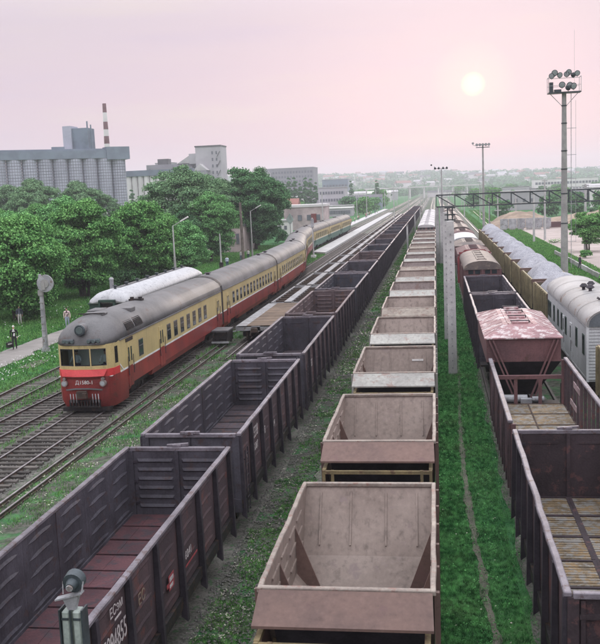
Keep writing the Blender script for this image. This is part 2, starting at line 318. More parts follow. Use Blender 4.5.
# ================================================================== THE SETTING
# ground: one sheet to the horizon
def ground_material():
    m = bpy.data.materials.new('ground_grass_and_soil'); m.use_nodes = True; t = m.node_tree; t.nodes.clear()
    o = N(t, 'ShaderNodeOutputMaterial'); b = N(t, 'ShaderNodeBsdfPrincipled'); t.links.new(b.outputs[0], o.inputs[0])
    b.inputs['Roughness'].default_value = 0.95; b.inputs['Specular IOR Level'].default_value = 0.1
    g = N(t, 'ShaderNodeNewGeometry'); P = g.outputs['Position']
    def noise(s, d=4, r=0.6):
        n = N(t, 'ShaderNodeTexNoise'); n.inputs['Scale'].default_value = s; n.inputs['Detail'].default_value = d
        n.inputs['Roughness'].default_value = r; t.links.new(P, n.inputs['Vector']); return n.outputs['Fac']
    grass = mixc(t, (0.030, 0.125, 0.045), (0.065, 0.195, 0.070), mr(t, noise(0.9, 5), 0.35, 0.65))
    grass = mixc(t, grass, (0.12, 0.19, 0.075), mr(t, noise(0.07, 3), 0.5, 0.7, 0, 0.6))
    soil = mixc(t, (0.115, 0.113, 0.098), (0.055, 0.062, 0.048), mr(t, noise(3.0, 5), 0.4, 0.62))
    sx = N(t, 'ShaderNodeSeparateXYZ'); t.links.new(P, sx.inputs[0])
    # worn, stony soil lies between the tracks; grass elsewhere
    a = mr(t, sx.outputs['X'], -26, -23, 0, 1); b2 = mr(t, sx.outputs['X'], -3.2, -2.2, 1, 0)
    zone = N(t, 'ShaderNodeMath', operation='MULTIPLY'); t.links.new(a, zone.inputs[0]); t.links.new(b2, zone.inputs[1])
    c = mr(t, sx.outputs['X'], 2.0, 2.7, 0, 1); d = mr(t, sx.outputs['X'], 11.0, 12.0, 1, 0)
    z2 = N(t, 'ShaderNodeMath', operation='MULTIPLY'); t.links.new(c, z2.inputs[0]); t.links.new(d, z2.inputs[1])
    zs = N(t, 'ShaderNodeMath', operation='MAXIMUM'); t.links.new(zone.outputs[0], zs.inputs[0]); t.links.new(z2.outputs[0], zs.inputs[1])
    nz = N(t, 'ShaderNodeMath', operation='MULTIPLY_ADD'); t.links.new(zs.outputs[0], nz.inputs[0]); nz.inputs[1].default_value = 0.36
    t.links.new(noise(0.8, 6, 0.65), nz.inputs[2])
    fac = mr(t, nz.outputs[0], 0.70, 0.90)
    cc = mixc(t, grass, soil, fac)
    cc = mixc(t, cc, (0.03, 0.05, 0.03), mr(t, noise(9, 3), 0.5, 0.25, 0, 0.7))
    t.links.new(cc, b.inputs['Base Color'])
    bp = N(t, 'ShaderNodeBump'); bp.inputs['Strength'].default_value = 0.8; bp.inputs['Distance'].default_value = 0.08
    t.links.new(noise(7, 4), bp.inputs['Height']); t.links.new(bp.outputs[0], b.inputs['Normal'])
    return m
GM = ground_material()
g = MB()
g.add([(-4500,-60,0),(4500,-60,0),(4500,6000,0),(-4500,6000,0)], [(0,1,2,3)])
tag(g.build('ground', GM), kind='structure')

def strip(name, xf, y0, y1, wl, z, mat, step=0.7, jag=0.12, seed=1):
    """a sheet that follows x = xf(y), of half widths wl, with an uneven edge"""
    ys = np.arange(y0, y1+step, step) if (y1-y0)/step < 900 else np.linspace(y0, y1, 900)
    mb = MB(); vs = []; fs = []
    for i, y in enumerate(ys):
        c = xf(y); a = wl + jag*float(frac_noise(y, 3.1, 1.3, seed)); b = wl + jag*float(frac_noise(y, 9.4, 1.1, seed+3))
        vs += [(c-a, y, z), (c+b, y, z)]
        if i: fs.append((2*i-2, 2*i-1, 2*i+1, 2*i))
    mb.add(vs, fs); return tag(mb.build(name, mat), kind='structure')

TX, GX, HX, RX, WX, FX, SX = -17.5, -7.58, -1.75, 3.66, 8.62, -12.95, -23.55
def train_x(y):
    if y < 104: return TX
    if y > 166: return -23.4
    t = (y-104)/62; t = t*t*(3-2*t); return TX + (-23.4-TX)*t
mid_x = lambda y: -20.65+0.052*(y-40) if y < 92 else -17.95
tracks = [('track through the middle under the diesel train', TX, lambda y: TX, 10, 900, 'train'),]
for nm, xf, y0, y1, w_ in (('a', lambda y: TX, 8, 1200, 1.65), ('b', mid_x, 8, 88, 1.5), ('c', lambda y: SX, 8, 200, 1.25),
        ('d', lambda y: GX, 5, 1300, 1.55), ('e', lambda y: HX, 5, 1300, 1.38), ('f', lambda y: RX, 5, 900, 1.52), ('g', lambda y: WX, 5, 900, 1.6),
        ('h', lambda y: FX, 58, 900, 1.6), ('i', train_x, 104, 900, 1.7)):
    strip('ballast_bed', xf, y0, y1, w_, 0.004+0.004*(ord(nm)-97), ballast_m, 0.5, 0.28, ord(nm))
strip('dirt_path', lambda y: 1.30+0.30*math.sin(y*0.11+1.2)-0.012*(y-20), 12, 64, 0.095, 0.044, dirt, 0.2, 0.13, 30)
strip('dirt_path', lambda y: -4.35+0.1*math.sin(y*0.3), 8, 300, 0.22, 0.05, ballast_m, 0.3, 0.2, 31)
strip('footpath', lambda y: -30.35+0.5*math.sin((y-60)*0.03)+(0.45 if y < 62 else 0), 40, 260, 1.30, 0.054, asphalt, 0.6, 0.13, 33)
strip('dirt_patch', lambda y: -26.8, 56, 59, 0.5, 0.058, dirt, 0.3, 0.3, 35)

# ---------------- railway tracks: rails are parts, sleepers are parts where they can be told apart
def rail_mesh(xf, off, y0, y1, step=3.0):
    """bottom head profile of one rail along the curve"""
    prof = [(-0.065,0.03),(0.065,0.03),(0.065,0.045),(0.012,0.07),(0.012,0.13),(0.036,0.14),(0.036,0.172),(-0.036,0.172),(-0.036,0.14),(-0.012,0.13),(-0.012,0.07),(-0.065,0.045)]
    ys = [y0+(y1-y0)*i/max(1, int((y1-y0)/step)) for i in range(int((y1-y0)/step)+1)]
    mb = MB(); rings = [[(xf(y)+off+a, y, b) for a, b in prof] for y in ys]
    n = len(prof)
    for k in range(len(rings)-1):
        for i in range(n):
            j = (i+1) % n
            mb.add([rings[k][i], rings[k][j], rings[k+1][j], rings[k+1][i]], [(0,1,2,3)], 1 if i in (5,6,7) else 0)
    return mb
slp = MB().box(-1.35, 1.35, -0.12, 0.12, 0.0, 0.105)
slp_o = slp.build('sleeper', sleeper_m, bevel=0.015)
slp_mesh = slp_o.data; slp_mats = None
bpy.data.objects.remove(slp_o)
def track(label, xf, y0, y1, detail=None, bury=0.0, step=3.0, rails=True, offs=(-0.78, 0.78)):
    t = thing('railway_track', label, 'railway track', (0, 0, 0), 0, 'railway tracks across the yard')
    for off in offs:
        rail_mesh(xf, off, y0, y1, step).build('rail', [rail_side, rail_m], t)
    R0 = random.Random(hash(label) % 1000 if False else len(label))
    if detail:
        y = detail[0]
        while y < detail[1]:
            o = bpy.data.objects.new('sleeper', slp_mesh); col.objects.link(o); o.parent = t
            o.location = (xf(y)+R0.uniform(-.06,.06), y, -bury+R0.uniform(-0.012, 0.012)); o.rotation_euler = (0, 0, R0.uniform(-.02,.02))
            y += 0.58
        a = detail[1]
    else: a = y0
    if y1-a > 4:
        mb = MB(); y = a
        while y < min(y1, a+170):
            c = xf(y); mb.box(c-1.35, c+1.35, y-0.12, y+0.12, 0, 0.085-bury); y += 0.58
        o = mb.build('sleepers', sleeper_m, t); o['kind'] = 'stuff'
    return t
track('track under the red and cream diesel train, with dark sleepers', lambda y: TX, 14, 1200, (26, 60), 0, 8)
track('slanting track just left of the diesel train, sleepers in gravel', mid_x, 12, 86, (28, 66), 0.03)
track('overgrown siding beneath the old white-roofed coach', lambda y: SX, 12, 200, (36, 62), 0.075, 8)
track('curved track carrying the tail of the diesel train past the platform', train_x, 104, 900, None, 0.0, 4)
track('track under the long row of dark gondolas', lambda y: GX, 5, 1300, None, 0.085, 20)
track('track under the row of pale hopper wagons', lambda y: HX, 5, 1300, None, 0.085, 20)
track('track under the mixed wagons right of the green strip', lambda y: RX, 5, 900, None, 0.085, 20)
track('track under the white service car and gravel wagons', lambda y: WX, 5, 900, None, 0.085, 20)
track('track under the skeletal flat wagons', lambda y: FX, 58, 900, None, 0.0, 20)
track('grassy track right of the gravel wagons', lambda y: 13.35+max(0, y-150)*0.012, 60, 600, None, 0.07, 10)
pr = tag(empty('spare_rails', (0,0,0)), 'two rails lying close together in the grass beside dark gondola', 'rails')
for off in (-15.52, -14.98): rail_mesh(lambda y: 0, off, 14, 63.5, 8).build('rail', [rail_side, rail_m], pr)

# ---------------- platforms
def platform(name, x0, x1, y0, y1, h=0.35):
    mb = MB(); mb.box(x0+0.1, x1-0.1, y0+0.1, y1, 0.0, h-0.08, 1); mb.box(x0, x1, y0, y1, h-0.08, h, 0)
    return tag(mb.build(name, [concrete, concrete_d]), kind='structure')
def poly_platform(name, pts, h=0.4):
    n = len(pts); mb = MB(); mb.add([(x,y,0) for x,y in pts]+[(x,y,h) for x,y in pts], [tuple(range(n,2*n))]+[(i,(i+1)%n,n+(i+1)%n,n+i) for i in range(n)])
    return tag(mb.build(name, concrete), kind='structure')
poly_platform('platform', [(-21.5,160),(-19.0,158),(-18.9,162),(-19.2,420),(-21.3,420)])
poly_platform('platform', [(-27.9,236),(-25.4,236),(-25.4,500),(-27.9,500)])

# ---------------- far hills, with a horizon a little above eye level
def hill_h(x, y):
    t = np.clip((y-1500)/1700, 0, 1); t = t*t*(3-2*t)
    base = 57-0.018*x; base = np.clip(base, 34, 90)
    return t*(base + 9*frac_noise(x, y, 0.0016, 2) + 4*frac_noise(x, y, 0.006, 5))
nx, ny = 160, 50
X, Y = np.meshgrid(np.linspace(-2600, 2200, nx), np.linspace(1500, 4200, ny))
Z = hill_h(X, Y) - 0.5
vs = np.stack([X.ravel(), Y.ravel(), Z.ravel()], 1)
fs = [(j*nx+i, j*nx+i+1, (j+1)*nx+i+1, (j+1)*nx+i) for j in range(ny-1) for i in range(nx-1)]
me = bpy.data.meshes.new('hills'); me.from_pydata(vs.tolist(), [], fs); me.materials.append(wmat('hill_woodland', (0.055, 0.10, 0.055), (0.10, 0.13, 0.07), 0.95, 0.012, fine=0.08, bump=0, objvar=0, mottling=0.5))
me.polygons.foreach_set('use_smooth', [True]*len(me.polygons))
hills = bpy.data.objects.new('hills', me); col.objects.link(hills); tag(hills, kind='structure')

# ================================================================== WAGONS
def make_bogie(parent, y, w=1.52, mat=under, detail=True):
    mb = MB()
    for s in (-1, 1):
        x = s*1.02
        mb.add([(x-.06,y-1.2,.50),(x-.06,y+1.2,.50),(x-.06,y+.95,.78),(x-.06,y+.35,.86),(x-.06,y-.35,.86),(x-.06,y-.95,.78),
                (x+.06,y-1.2,.50),(x+.06,y+1.2,.50),(x+.06,y+.95,.78),(x+.06,y+.35,.86),(x+.06,y-.35,.86),(x+.06,y-.95,.78)],
               [(5,4,3,2,1,0),(6,7,8,9,10,11),(0,1,7,6),(1,2,8,7),(2,3,9,8),(3,4,10,9),(4,5,11,10),(5,0,6,11)])
        for q in (-.925, .925): mb.box(x-.10, x+.12, y+q-.16, y+q+.16, .46, .80)
        mb.cyl((x, y-.18, .42), (x, y-.18, .78), .09, n=8); mb.cyl((x, y+.18, .42), (x, y+.18, .78), .09, n=8)
    mb.box(-1.05, 1.05, y-.2, y+.2, .70, .95)
    o = mb.build('bogie', mat, parent)
    if detail:
        for q in (-.925, .925):
            wb = MB()
            for s in (-1, 1):
                wb.cyl((s*.70, y+q, .645), (s*.83, y+q, .645), .475, n=18); wb.cyl((s*.67, y+q, .645), (s*.70, y+q, .645), .505, n=18)
            wb.cyl((-.98, y+q, .645), (.98, y+q, .645), .08, n=8)
            wb.build('wheelset', rail_side, o)
    return o
def make_coupler(parent, y, s, z=1.12):
    mb = MB(); mb.box(-.10, .10, min(y, y+s*.55), max(y, y+s*.55), z-.1, z+.1)
    mb.box(-.22, .20, min(y+s*.45, y+s*.68), max(y+s*.45, y+s*.68), z-.16, z+.16)
    mb.box(.10, .26, min(y+s*.62, y+s*.82), max(y+s*.62, y+s*.82), z-.12, z+.12)
    mb.cyl((-.35, y, z-.05), (-.30, y+s*.6, z-.4), .03, n=6)
    return mb.build('coupler', rail_side, parent)

def panel_mesh(w_, h_, rows, depth=0.036):
    """pressed steel panel in the YZ plane; long lens-shaped pressings stand out on both faces"""
    mb = MB(); mb.box(0, .016, 0, w_, 0, h_)
    for r in range(rows):
        zc = h_*(r+.5)/rows
        for x0, d, mi in ((0.0, -depth, 1), (.016, depth*.6, 0)):
            a = w_*.14; b2 = w_*.86; n_ = 8; lo = []; hi = []; rd = []
            for i in range(n_+1):
                t_ = i/n_; env = min(1.0, 5*t_, 5*(1-t_)); y_ = a+(b2-a)*t_; arch = .045*math.sin(PI*t_)
                lo.append((x0, y_, zc+arch-.075*env)); hi.append((x0, y_, zc+arch+.035*env)); rd.append((x0+d*env, y_, zc+arch-.030*env))
            vs = lo+rd+hi; m_ = n_+1; fs = []
            for i in range(n_):
                for q in (0, m_):
                    f = (q+i, q+i+1, q+m_+i+1, q+m_+i); fs.append(f if d > 0 else f[::-1])
            mb.add(vs, fs, mi)
    return mb

GL, GP = 12.50, 13.92
def make_gondola(label, wall=gond, outer=gond_out, rim=gond_rim, floor=floor_red, ends='ribbed', detail=True, L=GL, group=None, floor_cols=1, top=3.48, fz=1.42, side='panel'):
    t = thing('gondola_wagon', label, 'gondola wagon', (0,0,0), 0, group)
    W = 1.46
    # underframe
    mb = MB(); mb.box(-.22, .22, .1, L-.1, .98, 1.28)
    for s in (-1, 1): mb.box(s*1.50-.06, s*1.50+.06, 0, L, 1.12, fz-.03)
    for k in range(8): y = .15+(L-.3)*k/7; mb.box(-1.44, 1.44, y-.07, y+.07, 1.15, fz-.035)
    mb.cyl((-.7, L*.42, .85), (-.7, L*.52, .85), .17, n=10); mb.box(.45, .95, L*.45, L*.5, .7, 1.0)
    for s in (-1, 1): mb.beam((s*.5, L*.3, .75), (s*.5, L*.7, .75), .05, .05)
    mb.build('underframe', under, t)
    make_bogie(t, 1.95, detail=detail); make_bogie(t, L-1.95, detail=detail)
    make_coupler(t, 0, -1); make_coupler(t, L, 1)
    # floor plates
    n = 12 if floor_cols == 1 else 7
    pm = None; R0 = random.Random(3)
    for k in range(n):
        y0 = .08+(L-.16)*k/n; dy = (L-.16)/n
        for q in range(floor_cols):
            if pm is None:
                m_ = MB(); ww = 2*W/floor_cols
                if floor_cols == 1:
                    m_.box(-ww/2+.02, ww/2-.02, .015, dy-.03, 0, .03); m_.box(-ww/2+.02, ww/2-.02, .01, .05, .03, .055)
                    for e in (-.9, -.3, .3, .9): m_.box(e-.015, e+.015, .08, dy-.1, .03, .04)
                    pm = m_.build('floor_plate', floor, t)
                else:
                    m_.box(-ww/2+.03, ww/2-.03, .05, dy-.05, 0, .02)
                    for e in range(9):
                        a = .08+(dy-.2)*e/9; m_.box(-ww/2+.06, ww/2-.06, a, a+(dy-.2)/9-.035, .02, .035+.012*R0.random())
                    m_.box(-ww/2, -ww/2+.08, 0, dy, .0, .055, 1); m_.box(ww/2-.08, ww/2, 0, dy, .0, .055, 1); m_.box(-ww/2+.08, ww/2-.08, dy-.09, dy, .0, .05, 1)
                    pm = m_.build('floor_plate', [floor, wall], t)
                o = pm
            else: o = put(pm, t)
            o.location = (0 if floor_cols == 1 else (-W/2 if q == 0 else W/2), y0, fz+R0.uniform(-.006, .006))
    # side panels and posts
    nb = 7; bay = L/nb; h = top-fz-.12
    pms = None; pst = None
    for s in (-1, 1):
        for k in range(nb):
            if pms is None:
                pms = panel_mesh(bay-.004, h, 5 if side == 'panel' else 0).build('side_panel', [outer, wall], t)
                pms.data.polygons[5].material_index = 1; o = pms
            else: o = put(pms, t)
            o.location = (s*W, bay*k+.002+(bay-.004 if s < 0 else 0), fz+.02); o.rotation_euler = (R0.uniform(-.002, .002), R0.uniform(-.005, .005), (0 if s > 0 else PI)+R0.uniform(-.003, .003))
        for k in range(nb+1):
            if pst is None:
                m_ = MB(); z0 = .78
                m_.add([(0,-.07,z0+.12),(.15,-.07,z0),(.15,.07,z0),(0,.07,z0+.12),(0,-.07,top-.10),(.10,-.07,top-.10),(.10,.07,top-.10),(0,.07,top-.10)],
                       [(0,3,2,1),(4,5,6,7),(0,1,5,4),(1,2,6,5),(2,3,7,6),(3,0,4,7)])
                pst = m_.build('side_post', post_dk, t); o = pst
            else: o = put(pst, t)
            o.location = (s*(W+.03), min(max(bay*k, .08), L-.08), 0); o.rotation_euler = (0, 0, 0 if s > 0 else PI)
        m_ = MB(); m_.bent_bar(s*1.51-.07, s*1.51+.07, 0, L, top-.10, top, 13, .006 if L > 12 else .007, s+int(L*7)); m_.build('top_rim', rim, t, bevel=.02)
        m_ = MB(); m_.box(s*(W-.02)-.02, s*(W-.02)+.02, .1, L-.1, fz+.03, fz+.11); m_.build('lower_rail', wall, t)
    # ends
    for e, y in ((-1, 0), (1, L)):
        yi = y - e*.06
        m_ = MB()
        for s in (-1, 1): m_.box(s*1.42-.10, s*1.42+.10, min(y-e*.14, y+e*.02), max(y-e*.14, y+e*.02), 1.0, top-.10)
        m_.box(-1.5, 1.5, min(y-e*.1, y+e*.06), max(y-e*.1, y+e*.06), 1.0, fz)
        m_.build('end_frame', wall, t)
        m_ = MB(); m_.box(-1.42, 1.42, min(y-e*.10, y+e*.03), max(y-e*.10, y+e*.03), top-.13, top-.01); m_.build('end_rim', rim, t, bevel=.015)
        for s in (-1, 1):
            m_ = MB(); x0, x1 = (.03, 1.31) if s > 0 else (-1.31, -.03)
            m_.box(x0, x1, yi-.02, yi+.02, fz+.02, top-.14)
            if ends == 'ribbed':
                for r in range(6):
                    z = fz+.22+r*(top-fz-.42)/6
                    m_.add([(x0+.1,yi-.02*e*-1*-1,z),(x1-.1,yi-e*.02,z),(x1-.16,yi-e*.065,z+.05),(x0+.16,yi-e*.065,z+.05),(x0+.1,yi-e*.02,z+.13),(x1-.1,yi-e*.02,z+.13)],
                           [(0,1,2,3),(3,2,5,4),(0,3,4),(1,5,2)])
                    m_.box(x0+.15, x1-.15, min(yi+e*.02, yi+e*.06), max(yi+e*.02, yi+e*.06), z, z+.1)
            else:
                m_.box(x0+.25, x1-.25, min(yi-e*.02, yi-e*.04), max(yi-e*.02, yi-e*.04), top-.42, top-.36)
                for q in (x0+.02, x1-.1): m_.box(q, q+.08, min(yi+e*.02, yi+e*.08), max(yi+e*.02, yi+e*.08), fz, top-.16)
                m_.box(x0, x1, min(yi+e*.02, yi+e*.09), max(yi+e*.02, yi+e*.09), top-.5, top-.42)
                m_.box(x0, x1, min(yi+e*.02, yi+e*.09), max(yi+e*.02, yi+e*.09), fz+.5, fz+.58)
            m_.build('end_door', wall, t)
        MB().box(-.05, .05, min(yi-e*.02, yi-e*.09), max(yi-e*.02, yi-e*.09), fz+.05, top-.1).build('door_bar', wall, t)
        m_ = MB(); m_.beam((-.30, y, top+.02), (.32, y+e*.05, top+.05), .09, .07); m_.box(-.12, .12, y-.09, y+.09, top-.02, top+.06)
        m_.build('door_latch', gond_rim, t)
        m_ = MB()
        for s in (-1, 1):
            for z in (fz+.35, fz+1.0, fz+1.6): m_.box(s*1.30-.10, s*1.30+.10, min(yi-e*.02, yi-e*.07), max(yi-e*.02, yi-e*.07), z, z+.07)
        m_.build('hinges', post_dk, t)
    m_ = MB()
    for z in (1.0, 1.35, 1.7, 2.05, 2.4, 2.75): m_.beam((1.64, .25, z), (1.64, .62, z), .025, .025)
    for y in (.25, .62): m_.beam((1.64, y, .9), (1.64, y, 2.9), .03, .03)
    for z in (1.4, 2.6): m_.beam((1.48, .25, z), (1.64, .25, z), .03, .03)
    m_.build('ladder', post_dk, t)
    return t

def make_gondola_far(wall=gond, outer=gond_out, rim=gond_rim, floor=floor_dark, L=GL, group=None):
    t = thing('gondola_wagon', 'x', 'gondola wagon', (0,0,0), 0, group)
    mb = MB(); mb.box(-1.48, 1.48, 0, L, 1.1, 1.42); mb.build('floor', floor, t)
    for s in (-1, 1):
        mb = MB(); mb.box(s*1.48-.02, s*1.48+.02, 0, L, 1.1, 3.38); mb.build('side_wall', outer, t)
        mb = MB()
        for k in range(8): y = .08+(L-.16)*k/7; mb.box(min(s*1.5, s*1.6), max(s*1.5, s*1.6), y-.07, y+.07, .85, 3.38)
        mb.build('side_posts', post_dk, t)
        mb = MB(); mb.box(s*1.51-.085, s*1.51+.085, 0, L, 3.38, 3.48); mb.build('top_rim', rim, t)
    for y in (.03, L-.03):
        mb = MB(); mb.box(-1.46, 1.46, y-.03, y+.03, 1.3, 3.40); mb.box(-.06, .06, y-.08, y+.08, 1.5, 3.42); mb.build('end_wall', wall, t)
        mb = MB(); mb.box(-1.42, 1.42, y-.04, y+.04, 3.40, 3.47); mb.build('end_rim', rim, t)
    make_bogie(t, 1.95, detail=False); make_bogie(t, L-1.95, detail=False)
    make_coupler(t, 0, -1); make_coupler(t, L, 1)
    return t

def retint(root, table):
    for o in [root]+list(root.children_recursive):
        if o.type == 'MESH':
            for sl_ in o.material_slots:
                m = table.get(sl_.material.name if sl_.material else '')
                if m: sl_.link = 'OBJECT'; sl_.material = m
gondB = wmat('gondola_paint_browner', (0.115, 0.085, 0.090), (0.070, 0.052, 0.058), 0.7, 0.9, rust=(0.12, 0.065, 0.05), rust_amt=0.35, streak=0.7, bump=0.2)
gondC = wmat('gondola_paint_bluish', (0.060, 0.063, 0.082), (0.036, 0.038, 0.052), 0.6, 0.9, rust=(0.07, 0.045, 0.04), rust_amt=0.3, streak=0.7, bump=0.2)
outB = wmat('gondola_outer_paint_grey', (0.080, 0.070, 0.080), (0.05, 0.044, 0.052), 0.7, 0.7, rust=(0.10, 0.05, 0.04), rust_amt=0.35, streak=0.7, bump=0.2)
rimB = wmat('rusty_rim_steel', (0.16, 0.125, 0.13), (0.10, 0.075, 0.08), 0.6, 1.5, rust=(0.22, 0.2, 0.22), rust_amt=0.3, bump=0.1)
hopB = wmat('hopper_tan_paint', (0.30, 0.265, 0.225), (0.21, 0.175, 0.15), 0.65, 0.9, rust=(0.17, 0.11, 0.09), rust_amt=0.35, streak=0.5, bump=0.1, fine=8)
hopC = wmat('hopper_dull_inner', (0.215, 0.175, 0.165), (0.165, 0.13, 0.125), 0.65, 0.6, rust=(0.15, 0.10, 0.09), rust_amt=0.3, streak=0.6, bump=0.1, fine=8)
GG = 'dark open gondolas coupled in one long row'
g0 = 25.22-GL
protoA = make_gondola('nearest dark gondola with a red-brown floor, ribbed end doors and white numbers', ends='ribbed', group=GG)
protoA.location = (GX, g0, 0)
protoB = make_gondola('second dark gondola from the viewer, grey inside with a ribbed dark far end', ends='ribbed', floor=floor_dark, group=GG)
protoB.location = (GX, g0+GP, 0)
protoC = make_gondola('third dark gondola from the viewer, smooth brown-black far doors, beside the brown flat wagon deck', ends='flat', floor=floor_dark, group=GG)
protoC.location = (GX, g0+2*GP, 0)
GLAB = {3: 'fourth dark gondola back, pale brownish inner left wall, beside the skeletal flat wagons'}
protoF = None
for k in range(3, 27):
    lab = GLAB.get(k, ORD[k]+' wagon back in the long row of dark open gondolas')
    if k < 8:
        c = instance(protoC if k % 3 else protoA, (GX, g0+GP*k, 0), lab, GG)
        for ch in list(c.children):
            if ch.name.split('.')[0] in ('number_lettering', 'underline_mark', 'red_mark', 'white_mark', 'red_stripe'): bpy.data.objects.remove(ch)
        if k in (3, 6): retint(c, {'gondola_paint': gondB, 'worn_rim_steel': rimB})
        if k in (4, 7): retint(c, {'gondola_paint': gondC, 'gondola_outer_paint': outB})
    else:
        if protoF is None: protoF = make_gondola_far(group=GG); protoF.location = (GX, g0+GP*k, 0); protoF['label'] = lab
        else:
            c = instance(protoF, (GX, g0+GP*k, 0), lab, GG)
            if k % 4 == 1: retint(c, {'gondola_paint': gondB, 'worn_rim_steel': rimB})
            if k % 4 == 3: retint(c, {'gondola_paint': gondC, 'gondola_outer_paint': outB})
# writing on the gondola sides (outer face, right-hand side)
wp = wmat('chalky_white_lettering', (0.55, 0.52, 0.52), (0.33, 0.30, 0.31), 0.8, 9, rust=(0.13, 0.09, 0.1), rust_amt=0.3, bump=0, objvar=0)
yp = wmat('faded_yellow_lettering', (0.24, 0.20, 0.14), (0.14, 0.10, 0.10), 0.8, 9, bump=0, objvar=0)
rp = wmat('red_mark_paint', (0.35, 0.06, 0.07), (0.2, 0.05, 0.06), 0.8, 9, bump=0, objvar=0)
tx = 1.535
bay = GL/7
def gtext(t, b, y, z, size, m): return text(b, size, m, t, (tx, y, z), name='number_lettering')
gtext(protoA, 'ЕСэм', bay+.72, 3.02, .27, wp); o = MB().box(tx, tx+.006, bay+.95, bay+1.3, 2.90, 2.94).build('underline_mark', wp, protoA)
gtext(protoA, '65994855', bay+.12, 2.36, .50, wp).scale = (.72, 1.15, 1)
gtext(protoA, 'ЕС', bay*2+.5, 2.55, .34, yp)
o = MB().box(tx, tx+.006, bay*3+.75, bay*3+1.15, 1.95, 2.30).build('red_mark', rp, protoA); MB().box(tx, tx+.005, bay*3+.60, bay*3+.745, 2.05, 2.15).build('red_mark', rp, protoA)
MB().box(tx+.007, tx+.010, bay*3+.80, bay*3+1.10, 2.14, 2.24).build('white_mark', wp, protoA); MB().box(tx+.007, tx+.010, bay*3+.80, bay*3+1.05, 2.00, 2.08).build('white_mark', wp, protoA)
gtext(protoA, '6041', bay*4+.35, 2.1, .30, wp)
o = MB().box(tx, tx+.006, bay*4+.3, bay*4+1.4, 1.92, 1.97).build('red_stripe', rp, protoA)
gtext(protoB, '65598', bay+.2, 2.72, .50, wp).scale = (.7, 1.1, 1); gtext(protoB, '6081', bay+.3, 2.3, .36, wp)
gtext(protoB, '1', .9, 2.2, .5, wp); gtext(protoB, '8', bay*2+.4, 2.4, .4, wp); gtext(protoB, '24', bay*3+.4, 2.2, .3, wp)
gtext(protoC, '60557', bay+.2, 2.4, .45, wp).scale = (.7, 1.1, 1)

